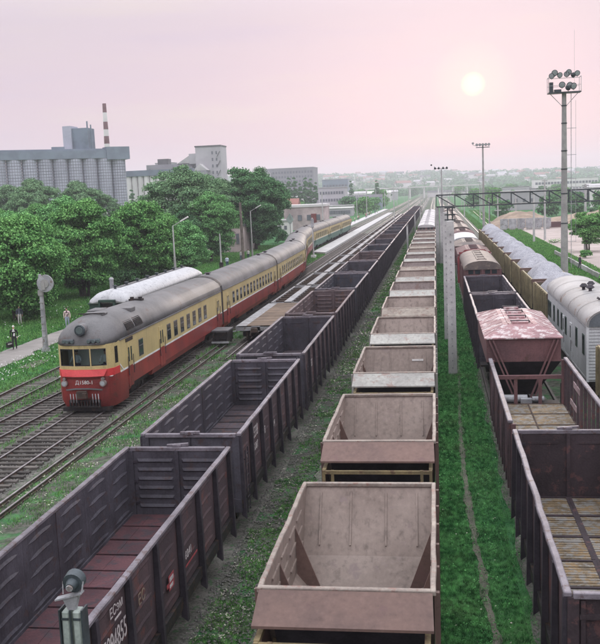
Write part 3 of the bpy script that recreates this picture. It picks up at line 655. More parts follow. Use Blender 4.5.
# ------------------------------------------------------------------ open-top hopper wagons
HP, HL, HZ = 9.831, 6.06, 3.60
def make_hopper(label, flap, inner, group, detail=True, fr=yellow_fr):
    t = thing('hopper_wagon', label, 'hopper wagon', (0,0,0), 0, group)
    W = 1.53
    def sheet(pts, th, name, mat, ribs=None):
        """thick polygon: pts given counter-clockwise seen from the inside"""
        n = (Vector(pts[1])-Vector(pts[0])).cross(Vector(pts[2])-Vector(pts[1])).normalized()
        k = len(pts); mb = MB()
        mb.add([Vector(p) for p in pts]+[Vector(p)-n*th for p in pts], [tuple(range(k)), tuple(range(2*k-1, k-1, -1))]+[(i, k+i, k+(i+1)%k, (i+1)%k) for i in range(k)])
        if ribs:
            for a, b, w_ in ribs: mb.beam(Vector(a)+n*.01, Vector(b)+n*.01, w_, .05, 0, up=n)
        return mb.build(name, mat, t)
    zc = 2.12; ye = .95; yb = 2.55; zb = 1.0; xb = .62
    for s in (-1, 1):
        a = [(s*W, .02, HZ-.05), (s*W, HL-.02, HZ-.05), (s*W, HL-ye, zc), (s*W, ye, zc)]
        ribs = []
        if detail:
            for r in range(3):
                z = HZ-.35-r*.38
                for q in range(4):
                    y0 = 1.0+q*1.05+.1; ribs.append(((s*W, y0, z), (s*W, y0+.75, z), .05))
        sheet(a if s > 0 else a[::-1], .03, 'side_sheet', inner, ribs)
        b = [(s*W, ye, zc), (s*W, HL-ye, zc), (s*xb, HL-yb, zb), (s*xb, yb, zb)]
        sheet(b if s > 0 else b[::-1], .03, 'lower_side_sheet', inner)
        mb = MB(); mb.bent_bar(s*(W+.03)-.05, s*(W+.03)+.05, -.03, HL+.03, HZ-.10, HZ, 14, .008, s+3); mb.build('top_rim', hop_rim, t, bevel=.015)
        # outer side skin with posts, and the gusset plates inside
        mb = MB(); mb.box(s*(W+.06)-.015, s*(W+.06)+.015, .1, HL-.1, 1.75, HZ-.11)
        for q in range(6): y = .2+(HL-.4)*q/5; mb.box(min(s*(W+.075), s*(W+.14)), max(s*(W+.075), s*(W+.14)), y-.05, y+.05, 1.45, HZ-.11)
        mb.build('side_wall', flap, t)
        for y in ((2.0, HL-2.0) if detail else ()):
            mb = MB(); x0 = s*(W-.01); mb.add([(x0,y-.02,3.2),(s*(W-.58),y-.02,zc-.45),(x0,y-.02,zc-.15),(x0,y+.02,3.2),(s*(W-.58),y+.02,zc-.45),(x0,y+.02,zc-.15)],
                   [(0,1,2),(5,4,3),(0,3,4,1),(1,4,5,2),(2,5,3,0)]); mb.build('gusset', hop_brown, t)
    for e in (0, 1):
        f = (lambda y: y) if e == 0 else (lambda y: HL-y)
        a = [(-W, f(0.02), HZ-.05), (W, f(0.02), HZ-.05), (W, f(ye), zc), (-W, f(ye), zc)]
        ribs = [((x, f(.12), HZ-.22), (x, f(ye-.12), zc+.2), .035) for x in (-1.15, -.42, .42, 1.15)] if detail else None
        sheet(a if e == 0 else a[::-1], .03, 'end_sheet', inner, ribs)
        b = [(-W, f(ye), zc), (W, f(ye), zc), (xb, f(yb), zb), (-xb, f(yb), zb)]
        sheet(b if e == 0 else b[::-1], .03, 'lower_end_sheet', inner)
        mb = MB(); ya = f(-.03); yb_ = f(.09); mb.box(-W, W, min(ya, yb_), max(ya, yb_), HZ-.09, HZ+.005); mb.build('end_rim', hop_rim, t, bevel=.015)
        # sloping cover plate outside the end
        mb = MB(); W2 = W+.02
        p = [(-W2, f(-.04), HZ-.03), (W2, f(-.04), HZ-.03), (W2+.02, f(-.75), 3.22), (-W2-.02, f(-.75), 3.22)]
        q = [(x, y, z-.05) for x, y, z in p]
        mb.add(p+q, [(0,1,2,3),(7,6,5,4),(0,4,5,1),(1,5,6,2),(2,6,7,3),(3,7,4,0)]); mb.build('end_cover_plate', flap, t)
        # dark inward-sloping end below the plate, end posts and hand rail
        mb = MB(); mb.add([(-1.4,f(.06),3.25),(1.4,f(.06),3.25),(1.4,f(.70),2.15),(-1.4,f(.70),2.15),(-1.4,f(.12),3.25),(1.4,f(.12),3.25),(1.4,f(.76),2.15),(-1.4,f(.76),2.15)],
            [(0,1,2,3),(7,6,5,4),(0,4,5,1),(1,5,6,2),(2,6,7,3),(3,7,4,0)]); mb.build('slope_backing', post_dk, t)
        mb = MB()
        for s in (-1, 1):
            for x in (1.46, 1.22): mb.box(s*x-.04, s*x+.04, min(f(-.9), f(-.98)), max(f(-.9), f(-.98)), 1.3, 3.02)
            mb.beam((s*1.46, f(-.94), 1.35), (s*1.46, f(.8), 2.2), .07, .07)
            mb.box(s*1.46-.05, s*1.46+.05, min(f(-.9), f(.1)), max(f(-.9), f(.1)), 2.95, 3.03)
        mb.box(-1.46, 1.46, min(f(-.90), f(-.985)), max(f(-.90), f(-.985)), 2.92, 3.01)
        mb.box(-1.46, 1.46, min(f(-.90), f(-.985)), max(f(-.90), f(-.985)), 2.05, 2.12)
        mb.build('end_frame', fr, t)
        mb = MB(); mb.box(-1.45, 1.45, min(f(-1.2), f(.6)), max(f(-1.2), f(.6)), 1.22, 1.32); mb.cyl((-.35, f(-.3), 1.55), (.75, f(-.3), 1.55), .2, n=12)
        mb.box(-1.1, -.6, min(f(-.6), f(-.1)), max(f(-.6), f(-.1)), 1.32, 1.75)
        mb.beam((-.9, f(-.9), 2.4), (-.9, f(-.1), 1.4), .05, .05); mb.build('end_platform', under, t)
        make_coupler(t, f(-1.2), -1 if e == 0 else 1)
        make_bogie(t, f(.35), detail=detail)
    mb = MB(); mb.box(-.25, .25, -1.1, HL+1.1, .95, 1.21)
    for s in (-1, 1): mb.box(s*1.45-.05, s*1.45+.05, -1.1, HL+1.1, 1.0, 1.21); mb.beam((s*.5, 2.2, .98), (s*.5, 3.8, .98), .5, .5)
    mb.build('underframe', under, t)
    return t
HG = 'open-topped hopper wagons in one row'
hy0 = 15.53
h1 = make_hopper('nearest open hopper, brown sloping end plate and bare grey-brown inside with triangular gussets', hop_brown, hop_in, HG); h1.location = (HX, hy0, 0)
h3 = make_hopper('third open hopper from the viewer, pale grey-green end plate, with a white mark inside', hop_pale, hop_in, HG); h3.location = (HX, hy0+2*HP, 0)
instance(h1, (HX, hy0+HP, 0), 'second open hopper from the viewer, brown end plate, smooth grey inner slope', HG)
for k in range(3, 15):
    c = instance(h3, (HX, hy0+HP*k, 0), ORD[k]+' open hopper back in the row of pale hopper wagons', HG)
    if k % 3 == 1: retint(c, {'hopper_pale_paint': hopB})
    if k % 3 == 2 or k == 7: retint(c, {'hopper_inner_steel': hopC})
MB().beam((.55, 5.66, 3.02), (1.05, 5.66, 3.02), .04, .08).build('white_mark', white_p, h3)

# ------------------------------------------------------------------ arched-roof vans
def arch_ring(y, W, z0, ze, za, n=9):
    pts = [(-W, y, z0), (-W, y, ze)]
    for i in range(1, n):
        a = PI*(1-i/n); pts.append((math.cos(a)*W, y, ze+(za-ze)*math.sin(a)**0.9))
    return pts+[(W, y, ze), (W, y, z0)]
def make_van(name, label, cat, L, body, roof, group, W=1.45, ze=3.85, za=4.35, battens=True, ends='windows', roof_w=1.52):
    t = thing(name, label, cat, (0,0,0), 0, group)
    mb = MB(); mb.box(-W, W, 0, L, 1.15, ze); mb.build('body', body, t)
    rings = [[(x*roof_w/W, y, z) for x, _, z in arch_ring(0, W, ze-.02, ze+.02, za)] for y in (-.08, L+.08)]
    mb = MB(); mb.loft(rings); mb.build('roof', roof, t, smooth=True)
    if battens:
        mb = MB()
        for k in range(5): y = L*.12+L*.76*k/4; mb.box(-.35, .35, y-.05, y+.05, za-.03, za+.05)
        for s in (-.35, .35): mb.box(s-.05, s+.05, L*.1, L*.9, za-.04, za+.03)
        mb.build('roof_walkway', roof, t)
    for e, y in ((-1, 0), (1, L)):
        mb = MB()
        for s in (-1, 0, 1): mb.box(s*(W-.08)-.06, s*(W-.08)+.06, min(y, y+e*.07), max(y, y+e*.07), 1.15, ze)
        mb.box(-W, W, min(y, y+e*.05), max(y, y+e*.05), ze-.5, ze-.42); mb.build('end_frame', body, t)
        if ends == 'windows':
            for x in (-.95, -.4, .4, .95):
                MB().box(x-.2, x+.2, min(y, y+e*.03), max(y, y+e*.03), ze-.38, ze-.06).build('end_window', win_glass, t)
    for s in (-1, 1):
        mb = MB(); mb.box(min(s*W, s*(W+.05)), max(s*W, s*(W+.05)), L/2-1, L/2+1, 1.25, ze-.15); mb.build('door', body, t)
        mb = MB()
        for k in range(9):
            y = .1+(L-.2)*k/8
            if abs(y-L/2) > 1.1: mb.box(min(s*W, s*(W+.04)), max(s*W, s*(W+.04)), y-.05, y+.05, 1.15, ze)
        mb.build('side_ribs', body, t)
    mb = MB(); mb.box(-.2, .2, .1, L-.1, .95, 1.15); mb.box(-1.4, 1.4, .1, L-.1, 1.05, 1.15); mb.build('underframe', under, t)
    make_bogie(t, 2, detail=False); make_bogie(t, L-2, detail=False); make_coupler(t, 0, -1); make_coupler(t, L, 1)
    return t
# far end of the hopper row: vans with pale arched roofs
v1 = make_van('covered_wagon', 'brown-fronted covered wagon with pale roof behind the open hopper row', 'covered wagon', 13.2, brownred, roof_lt, 'pale-roofed covered wagons beyond the hoppers')
v1.location = (HX, hy0+HP*15-.6, 0)
for k in range(1, 8):
    instance(v1, (HX, hy0+HP*15-.6+14.7*k, 0), ORD[k]+' pale-roofed covered wagon beyond the open hopper row', 'pale-roofed covered wagons beyond the hoppers')

# ------------------------------------------------------------------ right-hand mixed train
R1 = make_gondola('nearest right-hand gondola with yellow-brown grid floor and black end doors', wall=wmat('black_brown_paint', (0.045,0.032,0.038),(0.03,0.022,0.026),0.7,1.2,rust=(0.10,0.05,0.05),rust_amt=0.3,bump=0.25), outer=gond_out, floor=woodm,
                  ends='flat', L=11.15, floor_cols=2, side='plain'); R1.location = (RX, 15.87, 0)
R0 = make_gondola('gondola end at the bottom right corner with a white pipe rail', wall=gond, outer=gond_out, floor=floor_dark, ends='flat', L=11.0, side='plain', top=2.9)
R0.location = (RX+.1, 3.6, 0)
mb = MB(); mb.cyl((-.55, 11.15, 2.98), (1.5, 11.15, 2.98), .045, n=8); mb.cyl((-.55, 11.15, 2.98), (-.75, 11.15, 2.2), .05, n=8); mb.box(-.85, -.5, 11.05, 11.25, 2.8, 3.05); mb.build('pipe_rail', greysteel, R0)

def make_stake(label):
    L = 10.6; t = thing('stake_wagon', label, 'stake wagon'); z0 = 1.40; top = 3.40
    for k in range(6):
        for q in (0, 1):
            mb = MB(); x0 = -1.44+q*1.45; mb.box(x0, x0+1.42, .05+k*L/6, (k+1)*L/6-.03, z0-.03, z0+.02); mb.build('floor_plate', woodm, t)
    mb = MB()
    for k in range(7): mb.box(-1.45, 1.45, k*L/6-.04 if k else 0, k*L/6+.02 if k else .05, z0-.05, z0+.045)
    mb.box(-.03, .03, 0, L, z0-.05, z0+.04); mb.build('floor_frame', rail_side, t)
    pst = None
    for s in (-1, 1):
        for k in range(13):
            y = .08+(L-.16)*k/12
            if pst is None:
                pst = MB().box(-.05, .05, -.055, .055, .95, top-.09).build('stake', gond_out, t); o = pst
            else: o = put(pst, t)
            o.location = (s*1.52, y, 0)
        if s > 0:
            for k in (1, 7): mb = MB(); y = .08+(L-.16)*k/12; mb.beam((s*1.50, y, 1.45), (s*1.50, y+.9, top-.1), .06, .06); mb.build('diagonal_stake', gond_out, t)
            for y0, z in ((7.0, 1.9), (6.2, 2.75)): MB().box(1.45, 1.48, y0, y0+1.6, z, z+.22).build('side_board', wmat('pinkish_old_board', (0.32,0.24,0.25), None, 0.8, 2), t)
        else:
            mb = MB()
            for k in range(12):
                if k % 3 != 1: mb.box(-1.50, -1.47, .16+(L-.16)*k/12, .02+(L-.16)*(k+1)/12, 1.45, 2.5+.35*((k*7) % 3))
            mb.build('side_sheeting', gond_out, t)
        MB().box(s*1.53-.08, s*1.53+.08, 0, L, top-.09, top+.01).build('top_rail', gond_rim, t, bevel=.02)
        MB().box(s*1.47-.05, s*1.47+.05, 0, L, 1.1, 1.38).build('side_sill', rail_side, t)
    for y in (0, L):
        mb = MB()
        for x in (-1.44, -.5, .5, 1.44): mb.box(x-.07, x+.07, y-.06, y+.06, 1.1, 2.55 if abs(x) < 1 else top-.1)
        mb.box(-1.5, 1.5, y-.07, y+.07, 2.5, 2.66); mb.box(-1.5, 1.5, y-.065, y+.065, 1.1, 1.4); mb.build('end_frame', brownred, t)
    mb = MB(); mb.box(-.25, .25, .1, L-.1, .95, 1.2); mb.build('underframe', under, t)
    make_bogie(t, 1.8); make_bogie(t, L-1.8); make_coupler(t, 0, -1); make_coupler(t, L, 1)
    return t
R2 = make_stake('stake-sided wagon with dirty yellow floor boards and see-through post sides'); R2.location = (RX, 28.35, 0)

def make_covhopper(label, roofm, bodym, L=8.4, W=1.66, braces=True, front=None, hatches=True, group=None):
    t = thing('covered_hopper_wagon', label, 'covered hopper', (0,0,0), 0, group); ze = 4.02; zr = 4.40
    # low hipped roof made of sheets
    A = [(-W,0,ze),(W,0,ze),(W,L,ze),(-W,L,ze)]; B = [(-.75,1.5,zr),(.75,1.5,zr),(.75,L-1.5,zr),(-.75,L-1.5,zr)]
    for i in range(4):
        j = (i+1) % 4; p = [A[i], A[j], B[j], B[i]]; mb = MB(); mb.add(p+[(x, y, z-.05) for x, y, z in p], [(0,1,2,3),(7,6,5,4),(0,4,5,1),(1,5,6,2),(2,6,7,3),(3,7,4,0)])
        mb.build('roof_sheet', roofm, t)
    MB().box(-.75, .75, 1.5, L-1.5, zr-.05, zr+.004).build('roof_ridge_sheet', roofm, t)
    if hatches:
        for y in (1.9, 3.6, 5.4, 7.0):
            if y < L-1.3:
                h = MB().box(-.35, .35, y-.35, y+.35, zr, zr+.09).build('roof_hatch', roofm, t)
                MB().box(-.42, .42, y-.05, y+.05, zr+.09, zr+.13).beam((.42, y, zr+.1), (.42, y, zr), .05, .05).build('hatch_bar', post_dk, h)
        mb = MB()
        for s in (-1, 1): mb.box(s*.52-.03, s*.52+.03, 1.6, L-1.6, zr-.02, zr+.035)
        mb.build('roof_walkway', roofm, t)
        ribs = MB()
        for s in (-1, 1):
            for k in range(9): y = .5+(L-1)*k/8; yy = min(max(y, 1.55), L-1.55); ribs.beam((s*W, y, ze+.0), (s*.75, yy, zr-.005), .03, .03)
        ribs.build('roof_ribs', roofm, t)['kind'] = 'stuff'
    w = W-.08
    mb = MB(); mb.box(-w, w, .12, L-.12, 2.95, ze-.03); mb.build('body', bodym, t)
    mb = MB(); mb.add([(-w,.12,2.95),(w,.12,2.95),(w,L-.12,2.95),(-w,L-.12,2.95),(-.7,2.4,1.0),(.7,2.4,1.0),(.7,L-2.4,1.0),(-.7,L-2.4,1.0)],
        [(0,4,5,1),(1,5,6,2),(2,6,7,3),(3,7,4,0),(4,7,6,5)]); mb.build('lower_hopper', post_dk, t)
    if braces:
        for y, e in ((.02, 1), (L-.02, -1)):
            for s in (-1, 1):
                for q in (0, .17):
                    MB().beam((s*(w-.12-q), y, ze-.1), (s*(.42-q), y-.1*e, 1.35), .07, .09, up=(0,1,0)).build('end_brace', bodym, t)
    if front is not None:
        mb = MB()
        for s in (-1, 1): mb.box(s*w-.09, s*w+.09, -.05, .1, 1.2, ze-.3); mb.beam((s*w, .02, ze-.32), (s*.9, .02, ze+.35), .18, .15, up=(0,1,0))
        mb.box(-.95, .95, -.05, .1, ze+.27, ze+.42); mb.box(-w, w, -.05, .1, 2.8, 2.95); mb.build('end_frame', front, t)
        MB().box(-w+.05, w-.05, .1, .13, 2.9, ze+.2).build('end_sheet', front, t)
    mb = MB(); mb.box(-1.45, 1.45, -.9, .05, 1.15, 1.25); mb.box(-1.45, 1.45, L-.05, L+.9, 1.15, 1.25); mb.box(-.22, .22, -.9, L+.9, .95, 1.14)
    for s in (-1, 1): mb.box(s*1.42-.05, s*1.42+.05, -.9, L+.9, .98, 1.14); mb.beam((s*1.45, -.85, 1.2), (s*1.45, -.85, 2.2), .05, .05)
    mb.build('underframe', under, t)
    mb = MB(); mb.cyl((-.9, -.35, 1.42), (.1, -.35, 1.42), .17, n=12); mb.cyl((.3, -.4, 1.4), (.8, -.4, 1.4), .12, n=10); mb.box(-.2, .25, -.85, -.55, 1.25, 1.5); mb.cyl((-1.4, -.88, 1.05), (1.4, -.88, 1.05), .035, n=6)
    mb.build('brake_gear', greysteel, t)
    make_bogie(t, .9, detail=False); make_bogie(t, L-.9, detail=False); make_coupler(t, -.9, -1); make_coupler(t, L+.9, 1)
    return t
R3 = make_covhopper('covered hopper with peeling pink and white hipped roof and V-shaped end braces', pinkpeel, brownred); R3.location = (RX-.03, 40.35, 0)
RG = 'dark gondolas in the right-hand train'
a = instance(protoC, (RX, 49.9, 0), 'dark gondola directly behind the peeling pink-roofed covered hopper', RG)
R5 = make_gondola('gondola with a red-brown floor in front of the arched brown-roofed van', ends='flat', floor=floor_red, group=RG, L=11.9); R5.location = (RX, 63.3, 0)
a['label'] = 'dark gondola directly behind the peeling pink-roofed covered hopper'
van = make_van('covered_wagon', 'covered van with arched grey-brown roof and small end windows on the right train', 'covered wagon', 13.4, brownred, roofbrown, None, W=1.5, ze=3.85, za=4.55)
van.location = (RX, 76.6, 0)
R7 = make_covhopper('covered hopper with bright dark-red end frame behind the arched brown van', brownred, brownred, L=10, front=brightred); R7.location = (RX, 92.0, 0)
R8 = make_covhopper('covered hopper with dull brown roof and pale ridge, before the white-topped wagon', roofbrown, brownred, L=10); R8.location = (RX, 104.8, 0)
R9 = make_van('covered_wagon', 'van with a flaking white roof on the right train, near the gantry', 'covered wagon', 12.6, brownred, peel, None, battens=False); R9.location = (RX, 117.6, 0)
R10 = make_covhopper('small dark-red covered hopper beyond the white-roofed van, beneath the gantry', brownred, brightred, L=9, group=None); R10.location = (RX, 132.5, 0)
for k in range(9):
    src = (van, R8, van)[k % 3]
    c = instance(src, (RX, 144.5+14.6*k, 0), ORD[k]+' wagon beyond the gantry in the far part of the right train', 'far wagons of the right-hand train')

# ------------------------------------------------------------------ gravel hoppers
def make_gravelwagon(label, group):
    L = 7.7; P = 9.83; t = thing('ballast_hopper_wagon', label, 'ballast hopper', (0,0,0), 0, group); W = 1.5; top = 3.4
    for s in (-1, 1):
        MB().box(s*W-.02, s*W+.02, 0, L, 1.55, top-.08).build('side_wall', olive, t)
        pst = None
        for k in range(8):
            y = .1+(L-.2)*k/7
            if pst is None: pst = MB().box(0, .12, -.08, .08, 1.2, top+.0).build('side_post', olive_l, t); o = pst
            else: o = put(pst, t)
            o.location = (s*(W+.02) if s > 0 else -(W+.02)-.12, y, 0)
        MB().box(s*(W)-.05, s*(W)+.05, 0, L, top-.08, top+.02).build('top_rim', olive_l, t)
        mb = MB(); mb.beam((s*1.3, .3, 1.5), (s*.7, .3+L-.6, .8) if False else (s*1.3, L-.3, 1.5), .1, .3); mb.build('side_sill', under, t)
    for e, y in ((-1, 0), (1, L)):
        MB().box(-W, W, y-.03, y+.03, 1.6, top-.05).build('end_wall', olive, t)
        mb = MB(); mb.box(-W-.05, W+.05, min(y, y+e*.16), max(y, y+e*.16), top-.32, top+.03); mb.build('end_rim', hop_brown, t)
        mb = MB()
        for s in (-1, 1): mb.box(s*1.45-.05, s*1.45+.05, min(y+e*.35, y+e*.45), max(y+e*.35, y+e*.45), 1.2, 3.2)
        mb.box(-1.45, 1.45, min(y+e*.35, y+e*.45), max(y+e*.35, y+e*.45), 3.1, 3.2); mb.build('end_frame', olive_l, t)
        make_coupler(t, y+e*.3, e)
    mb = MB(); mb.box(-.25, .25, -.8, L+.8, .95, 1.2); mb.box(-1.45, 1.45, -.6, L+.6, 1.15, 1.22); mb.add([(-1.4,1,1.6),(1.4,1,1.6),(1.4,L-1,1.6),(-1.4,L-1,1.6),(-.8,2.5,.8),(.8,2.5,.8),(.8,L-2.5,.8),(-.8,L-2.5,.8)], [(0,4,5,1),(1,5,6,2),(2,6,7,3),(3,7,4,0),(4,7,6,5)])
    mb.build('underframe', under, t); make_bogie(t, 1.4, detail=False); make_bogie(t, L-1.4, detail=False)
    return t
def heap_mesh(seed):
    L = 7.5; nx_, ny_ = 22, 60; vs = []; R0 = np.random.RandomState(seed)
    j, i = np.meshgrid(np.arange(ny_+1), np.arange(nx_+1), indexing='ij')
    u = i/nx_; v = j/ny_; x = (u-.5)*2*1.46; y = v*L
    prof = np.clip(1-np.abs(2*u-1)**2.2, 0, 1); lon = np.clip(1-np.abs(2*v-1)**2.2, 0, 1)
    z = 3.0 + 1.42*prof**0.8*lon**1.15 + .04*frac_noise(x, y, 2.0, seed) + R0.uniform(-.018, .018, x.shape)
    vs = np.stack([x.ravel(), y.ravel(), z.ravel()], 1)
    fs = [(a*(nx_+1)+b, a*(nx_+1)+b+1, (a+1)*(nx_+1)+b+1, (a+1)*(nx_+1)+b) for a in range(ny_) for b in range(nx_)]
    mb = MB(); mb.add(vs.tolist(), fs); return mb
WG = 'yellow hopper wagons heaped with grey gravel'
wp0 = make_gravelwagon('nearest gravel-heaped yellow hopper wagon, just behind the white service car', WG); wp0.location = (WX, 61.8, 0)
hp = heap_mesh(4).build('gravel_heap', gravel_m, smooth='all'); hp.location = (WX, 61.9, 0)
tag(hp, 'heap of grey gravel in the wagon behind the white service car', 'gravel heap', 'gravel heaps in the yellow wagons')
for k in range(1, 10):
    instance(wp0, (WX, 61.8+9.83*k, 0), ORD[k]+' gravel-heaped yellow wagon back from the white service car', WG)
    h = put(hp, loc=(WX, 61.9+9.83*k, 0)); h['label'] = 'grey gravel heap in the '+ORD[k]+' yellow wagon back from the white car'
    h.scale = (1, 1, 1)

# ------------------------------------------------------------------ white service car
def make_service_car():
    L = 16.2; W = 1.55; t = thing('service_car', 'white service coach with arched grey-brown roof, black vents and rusty edge', 'railway coach', (WX, 45.2, 0))
    ze = 3.75; za = 4.62
    MB().box(-W, W, .12, L-.12, 1.0, ze).build('body', carwhite, t)
    rings = [[(x*1.0, y, z) for x, _, z in arch_ring(0, W+.05, ze-.04, ze, za, 14)] for y in (0, L)]
    MB().loft(rings).build('roof', carroof, t, smooth=True)
    mb = MB()
    for y in (0, 3.2, 6.4, 9.6, 12.8, L): 
        rr = [[(x, yy, z) for x, _, z in arch_ring(0, W+.07, ze-.02, ze+.01, za+.025, 14)][1:-1] for yy in (y-.04, y+.04)]
        mb.loft(rr, closed=False)
    mb.build('roof_seams', carroof, t)
    e = MB()
    for k in range(17): z = 1.1+k*.155; e.box(-W+.03, W-.03, .07, .12, z, z+.11)
    e.build('corrugated_end', carwhite, t)
    MB().loft([[(x*.97, y, z) for x, _, z in arch_ring(0, W, ze-.05, ze, za-.06, 14)] for y in (-.01, .1)]).build('roof_end', wmat('slate_grey_paint', (0.13,0.15,0.17), None, .6, 1), t)
    mb = MB()
    for s in (-1, 1): mb.box(s*W-.06, s*W+.06, .03, .13, 1.0, ze)
    mb.box(-.45, .45, 0, .06, 1.1, 3.1); mb.build('end_frame', carwhite, t)
    for y in (1.3, 3.6, 7.6, 9.3, 10.9, 12.8, 14.6, 15.5):
        f = MB().box(-W-.03, -W, y-.30, y+.30, 2.15, 3.15).build('window', dgreen, t)
        MB().box(-W-.036, -W-.031, y-.24, y+.24, 2.22, 3.08).build('pane', win_glass, f)
    for y in (5.6, 8.45):
        d = MB().box(-W-.04, -W, y-.35, y+.35, 1.1, 3.1).build('door', carwhite, t); MB().box(-W-.06, -W-.04, y-.3, y-.26, 1.6, 2.2).build('handle', post_dk, d)
        MB().box(-W-.045, -W-.041, y-.15, y+.15, 2.3, 2.95).build('door_pane', win_glass, d)
    MB().box(-W-.02, -W, .15, L-.15, 1.0, 1.12).box(-W-.015, -W, .15, L-.15, ze-.2, ze-.12).build('side_moulding', greysteel, t)
    for x, y in ((-.5, 8.2), (.0, 8.9), (-.3, 7.2), (.7, 6.2), (.3, 4.9), (.75, 7.6), (.0, 4.0)):
        mb = MB(); zz = ze+(za-ze)*math.sin(math.acos(x/W))**.9; mb.cyl((x, y, zz-.05), (x, y, zz+.22), .09, n=8); mb.cyl((x, y, zz+.20), (x, y, zz+.36), .24, .10, n=12); mb.cyl((x, y, zz+.14), (x, y, zz+.20), .14, .24, n=12); mb.build('roof_vent', post_dk, t)
    MB().box(.2, 1.2, 1.2, 2.9, ze+.45, za+.18).build('roof_hatch', wmat('slate_grey_paint', (0.13,0.15,0.17)), t)
    mb = MB()
    for y in (2.9, 3.3, .9): mb.beam((-.6, y, za+.05), (1.3, y, za+.02), .05, .05)
    mb.beam((-.5, .6, za+.07), (-.5, 3.6, za+.07), .05, .05); mb.build('roof_rail', post_dk, t)
    mb = MB(); mb.box(-1.3, 1.3, .3, L-.3, .75, 1.0); mb.box(-1.2, 1.2, 6, 9, .45, .75); mb.build('underframe', under, t)
    make_bogie(t, 2.4, detail=True); make_bogie(t, L-2.4, detail=False); make_coupler(t, 0, -1); make_coupler(t, L, 1)
make_service_car()
yw = make_gravelwagon('yellow wagon cut by the right edge, in front of the white service car', None); yw.location = (WX-.15, 33.9, 0); del_g = yw.pop('group', None) if 'group' in yw else None

# ================================================================== DIESEL TRAIN
DG = 'coaches of the diesel train'
def roof_ring(y, W=1.5, z0=3.62, za=4.72, n=12, p=0.85):
    return [(math.cos(PI*(1-i/n))*W, y, z0+(za-z0)*math.sin(PI*i/n)**p if 0 < i < n else z0) for i in range(n+1)]
def side_windows(t, ys, L, z0=2.30, z1=3.12, w_=.30, frm=None):
    fr = None
    for s in (-1, 1):
        for y in ys:
            if fr is None:
                fr = MB().box(0, .012, -w_-.05, w_+.05, z0-.05, z1+.05).build('window', frm or tr_roof, t)
                MB().box(.012, .02, -w_, w_, z0, z1).build('pane', win_glass, fr)
                MB().box(.02, .03, -w_, w_, z0+(z1-z0)*.62, z0+(z1-z0)*.67).build('window_bar', tr_roof, fr); o = fr
            else: o = copy_tree(fr, t)
            o.location = (s*1.5, y, 0); o.rotation_euler = (0, 0, 0 if s > 0 else PI)
def side_doors(t, ys, mat_hi, mat_lo, z0=1.0, z1=3.3, w_=.42):
    for s in (-1, 1):
        for y in ys:
            mb = MB(); a, b = (s*1.5, s*1.522); mb.box(min(a,b), max(a,b), y-w_, y-.015, 2.08, z1); mb.box(min(a,b), max(a,b), y+.015, y+w_, 2.08, z1)
            mb.box(min(a,b), max(a,b), y-w_, y-.015, z0, 2.08, 1); mb.box(min(a,b), max(a,b), y+.015, y+w_, z0, 2.08, 1)
            d = mb.build('door', [mat_hi, mat_lo], t)
            for q in (-.2, .2): MB().box(min(s*1.522, s*1.53), max(s*1.522, s*1.53), y+q-.09, y+q+.09, 2.3, 3.05).build('door_pane', win_glass, d)
            for q in (-w_-.04, w_+.04): MB().beam((s*1.56, y+q, 1.6), (s*1.56, y+q, 2.6), .03, .03).build('grab_rail', post_dk, d)
def make_coach(label, lower, L=24.0, name='diesel_train_coach', group=DG, loc=(0,0,0)):
    t = thing(name, label, 'railway coach', loc, 0, group)
    mb = MB(); mb.loft([[(-1.38,y,.80),(-1.5,y,1.15),(-1.5,y,1.99),(1.5,y,1.99),(1.5,y,1.15),(1.38,y,.80)] for y in (0, 2.4)])
    mb.loft([[(-1.5,y,1.12),(-1.5,y,1.99),(1.5,y,1.99),(1.5,y,1.12)] for y in (2.4, 5.2)])
    mb.loft([[(-1.38,y,.80),(-1.5,y,1.15),(-1.5,y,1.99),(1.5,y,1.99),(1.5,y,1.15),(1.38,y,.80)] for y in (5.2, L-5.2)])
    mb.loft([[(-1.5,y,1.12),(-1.5,y,1.99),(1.5,y,1.99),(1.5,y,1.12)] for y in (L-5.2, L-2.4)])
    mb.loft([[(-1.38,y,.80),(-1.5,y,1.15),(-1.5,y,1.99),(1.5,y,1.99),(1.5,y,1.15),(1.38,y,.80)] for y in (L-2.4, L)])
    mb.build('lower_body', lower, t)
    MB().box(-1.507, 1.507, 0, L, 1.99, 2.08).build('waist_stripe', white_p, t)
    MB().box(-1.5, 1.5, 0, L, 2.08, 3.62).build('upper_body', tr_cream, t)
    MB().loft([roof_ring(y) for y in (-.02, L*.33, L*.66, L+.02)]).build('roof', tr_roof, t, smooth=True)
    mb = MB()
    for s in (-1, 1): mb.box(min(s*1.5, s*1.55), max(s*1.5, s*1.55), 0, L, 3.60, 3.66)
    mb.build('gutter', tr_roof, t)
    mb = MB()
    for y in (4, 8.2, 12.4, 16.6, 20.8): mb.loft([[(x*1.004, yy, z+.012) for x, _, z in roof_ring(0)] for yy in (y-.03, y+.03)], closed=False)
    mb.build('roof_seams', tr_roof, t)
    for y in (1.6, L-1.6):
        v = MB().cyl((0, y, 4.66), (0, y, 4.84), .16, .12, n=10).box(-.22, .22, y-.2, y+.2, 4.80, 4.86).build('roof_vent', post_dk, t)
    side_windows(t, [3.6+1.42*k for k in range(13)], L); side_doors(t, (1.5, L-1.5), tr_cream, lower)
    for y in (-.28, L):
        mb = MB(); mb.loft([[(x*.985, yy, z+.03) for x, _, z in roof_ring(0)]+[(1.47, yy, 1.1), (-1.47, yy, 1.1)] for yy in (y, y+.28)]); mb.build('gangway_bellows', under, t)
    MB().box(-1.2, 1.2, .3, L-.3, .75, 1.1).box(-1.1, 1.1, 7, 10, .4, .8).box(-1.1, 1.1, 13, 16, .45, .8).build('underframe', under, t)
    make_bogie(t, 3.8); make_bogie(t, L-3.8)
    return t
CL = 24.0; cp = 24.6
FY = 42.9
